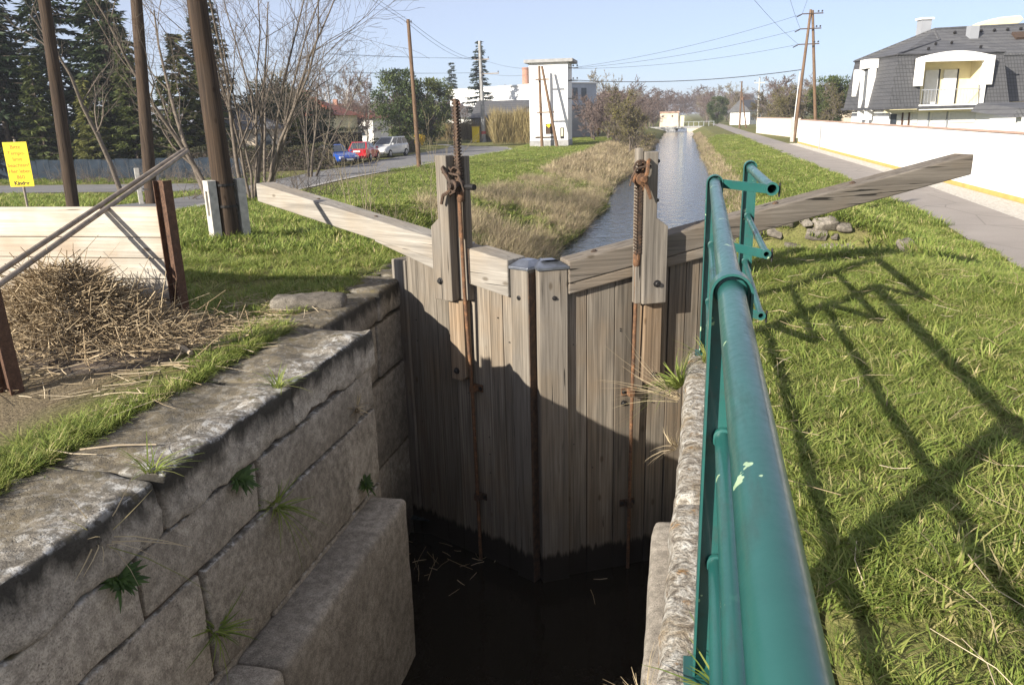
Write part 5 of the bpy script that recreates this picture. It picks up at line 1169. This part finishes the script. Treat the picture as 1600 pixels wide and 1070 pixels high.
# ------------------------------------------------------------------ scattering (geometry nodes on numpy points)
def scatter(name, P, rot, scl, idx, coll, **t):
    me = bpy.data.meshes.new(name); n = len(P); me.vertices.add(n); me.vertices.foreach_set('co', np.asarray(P, np.float32).ravel())
    a = me.attributes.new('rot', 'FLOAT_VECTOR', 'POINT'); a.data.foreach_set('vector', np.asarray(rot, np.float32).ravel())
    a = me.attributes.new('scl', 'FLOAT_VECTOR', 'POINT'); a.data.foreach_set('vector', np.asarray(scl, np.float32).ravel())
    a = me.attributes.new('idx', 'INT', 'POINT'); a.data.foreach_set('value', np.asarray(idx, np.int32))
    o = mobj(name, me, None, **t); ng = bpy.data.node_groups.new(name, 'GeometryNodeTree')
    ng.interface.new_socket('Geometry', in_out='INPUT', socket_type='NodeSocketGeometry'); ng.interface.new_socket('Geometry', in_out='OUTPUT', socket_type='NodeSocketGeometry')
    N = ng.nodes.new; gi = N('NodeGroupInput'); go = N('NodeGroupOutput'); ip = N('GeometryNodeInstanceOnPoints'); ci = N('GeometryNodeCollectionInfo')
    ci.inputs['Collection'].default_value = coll; ci.inputs['Separate Children'].default_value = True; ci.inputs['Reset Children'].default_value = True
    def at(nm, ty):
        q = N('GeometryNodeInputNamedAttribute'); q.data_type = ty; q.inputs['Name'].default_value = nm; return q.outputs[0]
    lk = ng.links.new; lk(gi.outputs[0], ip.inputs['Points']); lk(ci.outputs[0], ip.inputs['Instance']); ip.inputs['Pick Instance'].default_value = True
    lk(at('idx', 'INT'), ip.inputs['Instance Index']); e = N('FunctionNodeEulerToRotation'); lk(at('rot', 'FLOAT_VECTOR'), e.inputs[0]); lk(e.outputs[0], ip.inputs['Rotation']); lk(at('scl', 'FLOAT_VECTOR'), ip.inputs['Scale'])
    lk(ip.outputs[0], go.inputs[0]); md = o.modifiers.new('scatter', 'NODES'); md.node_group = ng; return o

def blades(n, rad_, h, wd, bend, seed, mat, name, spread=.5, tintlo=0., tinthi=1.):
    rng = np.random.default_rng(seed); a = rng.uniform(0, 2 * pi, n); r = rad_ * np.sqrt(rng.random(n)); B = np.stack([np.cos(a) * r, np.sin(a) * r, np.zeros(n)], -1)
    az = a + rng.normal(0, .8, n); o = np.stack([np.cos(az), np.sin(az), np.zeros(n)], -1); s_ = np.stack([-np.sin(az), np.cos(az), np.zeros(n)], -1); H = h * rng.uniform(.5, 1.15, n); ln = np.abs(rng.normal(0, spread, n)) + .08
    up_ = np.array([0, 0, 1.]); w2 = wd * rng.uniform(.7, 1.3, n)
    def lv(t): return B + o * (H * (ln * t + bend * t * t))[:, None] + up_ * (H * (t - .35 * bend * t * t * (1 + ln)))[:, None]
    L0, L1, L2, L3 = lv(0), lv(.4), lv(.75), lv(1.0)
    V = np.stack([L0 - s_ * w2[:, None] * .5, L0 + s_ * w2[:, None] * .5, L1 - s_ * w2[:, None] * .5, L1 + s_ * w2[:, None] * .5, L2 - s_ * w2[:, None] * .33, L2 + s_ * w2[:, None] * .33, L3 - s_ * .0006, L3 + s_ * .0006], 1).reshape(-1, 3)
    b = np.arange(n)[:, None] * 8; F = np.concatenate([b + np.array([[0, 1, 3, 2]]), b + np.array([[2, 3, 5, 4]]), b + np.array([[4, 5, 7, 6]])], 0)
    me = np_mesh(name, V, F, mat); at_ = me.attributes.new('tint', 'FLOAT', 'POINT'); at_.data.foreach_set('value', np.repeat(rng.uniform(tintlo, tinthi, n), 8).astype(np.float32)); return me
def coll_of(name, meshes):
    c = bpy.data.collections.new(name)
    for k, me in enumerate(meshes): c.objects.link(bpy.data.objects.new('%s_%02d' % (name, k), me))
    return c
C_GR = coll_of('grass_tuft', [blades(26, .045, .050, .0042, .45, 100 + k, M_GRASS, 'grass_tuft', .55) for k in range(5)] + [blades(18, .05, .075, .0045, .7, 120 + k, M_GRASS, 'grass_tuft', .8, .45, 1.) for k in range(2)])
C_GM = coll_of('meadow_tuft', [blades(30, .12, .085, .012, .35, 140 + k, M_GRASS, 'meadow_tuft', .5) for k in range(5)])
C_GF = coll_of('field_tuft', [blades(44, .5, .12, .028, .3, 160 + k, M_GRASS, 'field_tuft', .5) for k in range(4)])
C_RD = coll_of('reed_tuft', [blades(26, .14, .62, .009, .45, 180 + k, M_REED, 'reed_tuft', .35) for k in range(5)])
C_RF = coll_of('far_reed_tuft', [blades(30, .5, .8, .03, .45, 200 + k, M_REED, 'far_reed_tuft', .4) for k in range(4)])

def vnoise(x, y, f, seed=0):
    return np.array([mnoise.noise((a * f + seed * 9.1, b * f - seed * 4.3, seed * 1.7)) for a, b in zip(x, y)])
def on_poly(x, y, L, R, pad=0.0):
    """between two polylines given as rising y"""
    L, R = np.array(L), np.array(R); iL, iR = np.argsort(L[:, 1]), np.argsort(R[:, 1])
    xl = np.interp(y, L[iL, 1], L[iL, 0]); xr = np.interp(y, R[iR, 1], R[iR, 0]); return (x > np.minimum(xl, xr) - pad) & (x < np.maximum(xl, xr) + pad)
def keep_grass(x, y):
    k = ~on_poly(x, y, PATHL, PATHR, .02) & ~on_poly(x, y, ROADL[:52], ROADR[:52], .25) & ~((x > 8.4) & (x < 10.9) & (y < 79))
    k &= ~((x < -22) & (y > 30.3) & (y < 38.2)); k &= ~((x > -15.5) & (x < -11.2) & (y > 81) & (y < 85.2)); k &= gz(x, y) > -2.50
    return k
def lay(name, coll, ncoll, x, y, smin, smax, tilt, seed, zoff=-.004, hmul=None, **t):
    rng = np.random.default_rng(seed); n = len(x); P = np.stack([x, y, gz(x, y) + zoff], -1); rot = np.stack([rng.normal(0, tilt, n), rng.normal(0, tilt, n), rng.uniform(0, 2 * pi, n)], -1)
    s_ = rng.uniform(smin, smax, n); sz_ = s_ * rng.uniform(.7, 1.25, n) * (1 if hmul is None else hmul); return scatter(name, P, rot, np.stack([s_, s_, sz_], -1), rng.integers(0, ncoll, n), coll, kind='stuff', **t)

def area(x0, x1, y0, y1, n, seed):
    rng = np.random.default_rng(seed); return rng.uniform(x0, x1, n), rng.uniform(y0, y1, n)
def thin(x, y, f, seed, lo, hi, mn=.12):
    v = vnoise(x, y, f, seed) * .6 + vnoise(x, y, f * 3.1, seed + 1) * .4; pr = np.clip((v - lo) / (hi - lo), mn, 1); return np.random.default_rng(seed).random(len(x)) < pr

# near lawn east of the railing
x, y = area(.36, 6.2, .7, 10.5, 80000, 1); k = (y > .6 + .0 * x) & keep_grass(x, y) & (x < 2.4 + .75 * y) & thin(x, y, 1.3, 3, -.28, .12, .22) & ~((x < .85) & (y > 8.9))
k &= ~((np.hypot((x - .62) / .2, (y - 1.95) / .32) < 1) & (RNG.random(len(x)) < .6))
x, y = x[k], y[k]; lay('grass', C_GR, 7, x, y, .75, 1.35, .18, 11, hmul=.85 + .45 * np.clip(vnoise(x, y, 2.2, 5), -.6, 1), label='fresh spring lawn grass east of the green railing', cat='grass')
x, y = area(.4, 6, .8, 10, 2600, 31); k = keep_grass(x, y) & (x < 2.4 + .75 * y) & (vnoise(x, y, 1.1, 44) + .5 * vnoise(x, y, 3.3, 45) > .22) & ~((x < .85) & (y > 8.9)); lay('grass', C_GR, 7, x[k], y[k], 1.3, 2.1, .25, 19, label='coarser taller grass clumps in the railing lawn', cat='grass')
x, y = area(-.2, 8, 8.5, 26, 16000, 2); k = keep_grass(x, y) & thin(x, y, .8, 6, -.35, .1, .15) & ~((x < 1.2) & (y < 9.3)); lay('grass', C_GM, 5, x[k], y[k], .7, 1.25, .15, 12, label='grass slope between lock and asphalt path', cat='grass')
# lawns west of the lock
x, y = area(-9, -3.02, 5.55, 9.0, 9000, 3); k = keep_grass(x, y) & thin(x, y, .9, 8, -.3, .1, .15) & ~((x > -3.9) & (y < 6.2) & (RNG.random(len(x)) < .6)); lay('grass', C_GR, 7, x[k], y[k], .8, 1.5, .18, 13, label='lawn behind the board fence at the gate beam', cat='grass')
x, y = area(-11, -2.9, 8.5, 22, 17000, 4); k = keep_grass(x, y) & thin(x, y, .7, 9, -.35, .05, .2); k &= ~((x > -3.2) & (y < 9.2)); lay('grass', C_GM, 5, x[k], y[k], .75, 1.35, .15, 14, label='lawn round the concrete-stubbed pole', cat='grass')
# strip of grass along the west coping
x, y = area(-3.4, -2.35, .6, 5.3, 13000, 5); e = -2.81 + .10 * np.sin(y * 2.1) + .05 * np.sin(y * 5.3); k = (np.abs(x - e) < .27 * (.4 + RNG.random(len(x)))) & thin(x, y, 1.6, 12, -.35, .05, .1)
lay('grass', C_GR, 7, x[k], y[k], .65, 1.2, .2, 15, zoff=-.002, label='ragged grass strip creeping over the west coping', cat='grass')
x, y = area(-16, 7.4, 22, 50, 26000, 6); k = keep_grass(x, y) & (x > -17.6) & thin(x, y, .5, 13, -.4, 0, .3); lay('grass', C_GM, 5, x[k], y[k], 1.2, 2.2, .12, 16, label='meadow grass on both canal banks past the lock', cat='grass')
x, y = area(-22, 9.4, 46, 110, 12000, 7); k = keep_grass(x, y); lay('grass', C_GF, 4, x[k], y[k], .6, 1.0, .1, 17, label='far meadow grass along the canal', cat='grass')
x, y = area(-46, -10, 4, 44, 9000, 8); k = keep_grass(x, y) & (x < np.interp(y, ROADL[:45, 1], ROADL[:45, 0])); lay('grass', C_GM, 5, x[k], y[k], 1.3, 2.2, .12, 18, label='grass verge between car road and side road', cat='grass')
# dry reeds on the west bank and along the east waterline
x, y = area(-9.0, -3.2, 9.6, 46, 15000, 21); u = -.8 - (2.75) - x; v = vnoise(x, y, .22, 15); k = (gz(x, y) > -2.58) & (u < 3.4 + 3.0 * v) & (u > -.2) & (RNG.random(len(x)) < .30 + .9 * v + .45 * (u < 1.1) - .08 * (u > 2.2)) & (y > 11 - .6 * (x + 3)); lay('dry_reeds', C_RD, 5, x[k], y[k], .36, .80, .40, 22, label='blond dry grass and reeds matting the west canal bank', cat='reeds')
x, y = area(-9, -3.0, 44, 120, 9000, 23); u = -3.55 - x; k = (gz(x, y) > -2.6) & (u > -.3) & (u < 4.2) & (RNG.random(len(x)) < .7); lay('dry_reeds', C_RF, 4, x[k], y[k], .35, .65, .25, 24, label='farther dry reeds along the west waterline', cat='reeds')
x, y = area(1.6, 3.3, 12, 150, 4200, 25); k = (gz(x, y) > -2.62) & (gz(x, y) < -2.12); lay('dry_reeds', C_RF, 4, x[k], y[k], .25, .5, .25, 26, label='narrow fringe of dry reeds on the east waterline', cat='reeds')

# distant wood closing the horizon
cw = bpy.data.collections.new('wood_tree')
for k, (tr_, cr_) in enumerate(VB):
    for me in (tr_, cr_): pass
    ob = bpy.data.objects.new('wood_tree_%02d' % k, cr_); cw.objects.link(ob)
rw_ = np.random.default_rng(31); n = 420; xx = rw_.uniform(-260, 260, n); yy = rw_.uniform(300, 470, n); k = np.abs(xx - 0) > 0
s_ = rw_.uniform(.9, 1.5, n); scatter('distant_wood', np.stack([xx, yy, np.full(n, -1.6)], -1), np.stack([np.zeros(n), np.zeros(n), rw_.uniform(0, 6.3, n)], -1), np.stack([s_ * 1.6, s_ * 1.6, s_], -1), rw_.integers(0, 4, n), cw, kind='stuff', label='hazy leafless wood closing the horizon', cat='wood')

# ------------------------------------------------------------------ reed heap and litter
def stalks(name, n, fn, rr, mat, seed, curve=.06, **t):
    rng = np.random.default_rng(seed); V = []; F = []; T = []
    segs = []; tin = []
    for i in range(n):
        p, d, L = fn(rng); d = unit(d); b = unit(rng.normal(size=3)) * L * curve; r = rr * rng.uniform(.5, 1.3); q = p + d * L * .5 + b; e = p + d * L
        segs += [(p, q, r, r * .9), (q, e, r * .9, r * .6)]; tin += [rng.random()] * 2
    me = seg_mesh(name, segs, 3, mat); a = me.attributes.new('tint', 'FLOAT', 'POINT'); a.data.foreach_set('value', np.repeat(np.array(tin), 6).astype(np.float32)); return mobj(name, me, None, **t)
HC, HH = np.array([-4.40, 4.80]), .40
def heap_h(x, y): return HH * math.exp(-((x - HC[0]) / .50) ** 2 - ((y - HC[1]) / .36) ** 2) + .12 * math.exp(-((x - HC[0] + .1) / 1.1) ** 2 - ((y - HC[1] + .2) / .75) ** 2)
hm = MB(); N = 22
gxs, gys = np.linspace(-6.2, -3.3, N), np.linspace(3.5, 5.34, N); hm.add([(x, y, heap_h(x, y) * .9 - .03) for y in gys for x in gxs], [(j * N + i, j * N + i + 1, (j + 1) * N + i + 1, (j + 1) * N + i) for j in range(N - 1) for i in range(N - 1)])
def hf(rng):
    x = HC[0] + rng.normal(0, .46); y = HC[1] + rng.normal(0, .28); y = min(y, 5.30); z = heap_h(x, y) * rng.uniform(.75, 1.03) - .0
    out = np.array([x - HC[0], y - HC[1], 0.]); d = rng.normal(size=3) * np.array([1, .8, .35]) + np.array([0, 0, -.15]); L = rng.uniform(.12, .48); d = unit(d); p = np.array([x, y, z + .01]) - d * L * .5
    e = p + d * L; p[2] = max(p[2], heap_h(p[0], p[1]) * .8 + .004); p[1] = min(p[1], 5.34)
    d = e - p; d[1] = min(d[1], 5.35 - p[1]); return p, d, L
hp_o = stalks('reed_heap', 6500, hf, .0036, M_STRAW, 41, kind='stuff', label='rounded heap of cut dry reed stalks against the board fence', cat='heap')
hm.obj('heap_core', M_BARKD, hp_o, smooth=60)
def lf(rng):
    x = rng.uniform(-5.9, -3.0); y = rng.uniform(3.55, 5.3) if rng.random() < .7 else rng.uniform(4.6, 6.2); x = x if y < 5.2 else rng.uniform(-3.75, -2.95); x, y = (x, y) if rng.random() < .88 else (rng.uniform(-2.95, -2.36), rng.uniform(1.2, 5.2)); a = rng.uniform(0, 2 * pi)
    return np.array([x, y, gz1(x, y) + .012 + rng.random() * .03]), np.array([cos(a), sin(a), rng.normal(0, .05)]), rng.uniform(.06, .32)
stalks('straw_litter', 1300, lf, .0034, M_STRAW, 42, .03, kind='stuff', label='straw and reed stalks littered over the bare soil', cat='straw')
def lf2(rng):
    x = rng.uniform(.5, 5); y = rng.uniform(1.2, 8.5); a = rng.uniform(0, 2 * pi); return np.array([x, y, gz1(x, y) + .03 + rng.random() * .05]), np.array([cos(a), sin(a), rng.normal(0, .1)]), rng.uniform(.08, .35)
stalks('lawn_litter', 420, lf2, .0022, M_STRAW, 43, .10, kind='stuff', label='dead stalks scattered through the lawn', cat='straw')
for (p, d, L, r, lb) in [((-3.42, 4.62, .03), (.75, -.55, .03), .32, .022, 'short thick pale stick on the straw by the heap'), ((-2.78, 2.95, .02), (.9, .25, .02), .36, .005, 'thin pale twig lying across the coping')]:
    d = Vector(d).normalized(); MB().tube([Vector(p), Vector(p) + d * L * .5 + Vector((0, 0, .01)), Vector(p) + d * L], [r, r * .9, r * .7], 7).obj('stick', M_STICK, smooth=50, label=lb, cat='stick')

# ------------------------------------------------------------------ weeds in the masonry
def weed(loc, n, h, wd, mat, seed, label, dirn=(0, 0, 1), bend=.6, spread=.7):
    me = blades(n, .03, h, wd, bend, seed, mat, 'wall_weed', spread); o = mobj('wall_weed', me, None, loc, label=label, cat='weed'); o.rotation_euler = Vector((0, 0, 1)).rotation_difference(Vector(dirn).normalized()).to_euler(); return o
G_ = (.8, 0, .6)
for i, (loc, n, h, wd, mt, lb) in enumerate([((-2.27, 3.42, -.32), 110, .055, .024, M_WEED, 'leafy green weed in the joint under the third coping stone'), ((-2.27, 3.75, -.66), 70, .14, .007, M_GRASS, 'yellowish grass tuft hanging from the mid wall joint'),
        ((-2.26, 5.0, -1.12), 80, .05, .022, M_WEED, 'small green weed above the buttress end'), ((-2.27, 2.48, -.33), 140, .055, .024, M_WEED, 'creeping green weed along the lower coping joint'), ((-2.27, 3.05, -1.0), 60, .12, .008, M_GRASS, 'grass tuft at the foot joint by the buttress'),
        ((-2.27, 2.42, -.12), 14, .22, .005, M_REED, 'dry blond grass wisp hanging over the coping edge'), ((-2.30, 3.98, .0), 46, .12, .006, M_GRASS, 'green tuft in the gap between two coping stones'), ((-2.30, 2.82, .0), 40, .11, .006, M_GRASS, 'small green tuft at the cracked coping joint'), ((-2.27, 4.98, -.52), 30, .10, .010, M_REED, 'brown mossy tuft in the open upright joint')]):
    weed(loc, n, h, wd, mt, 300 + i, lb, G_ if loc[2] < -.01 else (.15, 0, 1), .7, .9)
weed((.04, 4.60, -.10), 90, .20, .008, M_GRASS, 330, 'bushy green tuft growing out below the lichen coping', (-.7, .1, .7), .6, .8)
weed((.03, 4.50, -.14), 26, .48, .0045, M_REED, 331, 'long dry stalks drooping over the gate from the coping', (-1, .35, .35), .25, .35)
weed((.20, 4.80, .0), 50, .16, .007, M_GRASS, 332, 'green tuft on the coping by the railing post', (0, 0, 1), .5, .6)
weed((.02, 3.9, -.2), 24, .12, .007, M_REED, 333, 'sparse dry tuft under the coping edge', (-.8, 0, .5))
weed((.16, 1.80, .012), 40, .13, .006, M_GRASS, 334, 'dry grass tuft at the railing base plate', (-.3, 0, 1), .5, .7)
weed((-.08, 3.3, -1.36), 30, .26, .005, M_REED, 335, 'dry stalks rooted on the low ledge', (-.6, .3, .8), .4, .5)

def ff(rng):
    x = rng.uniform(-2.5, -.2) if rng.random() < .3 else rng.uniform(-2.6, -1.5); y = 7.0 - abs(rng.normal(0, .35)) - max(0, (x + 2.6) * .40 if x < -1.2 else .6 - (x + 1.2) * .4); a = rng.uniform(0, 2 * pi)
    return np.array([x, min(y, 6.8), -2.695]), np.array([cos(a), sin(a), .01]), rng.uniform(.05, .45)
stalks('floating_debris', 26, ff, .003, M_STRAW, 44, .05, kind='stuff', label='dead stalks floating on the dark lock water by the gate', cat='debris')
# ------------------------------------------------------------------ haze
hzm = bpy.data.materials.new('haze_air'); hzm.use_nodes = True; hn = hzm.node_tree; hn.nodes.clear()
ho = hn.nodes.new('ShaderNodeOutputMaterial'); pv = hn.nodes.new('ShaderNodeVolumePrincipled')
pv.inputs['Color'].default_value = (.86, .90, 1.0, 1); pv.inputs['Density'].default_value = .0005; pv.inputs['Anisotropy'].default_value = .2
hn.links.new(pv.outputs[0], ho.inputs['Volume'])
MB().box(-1650, 1650, -60, 2050, -6, 26).obj('haze', hzm, kind='stuff', label='thin spring haze over the fields', cat='haze')
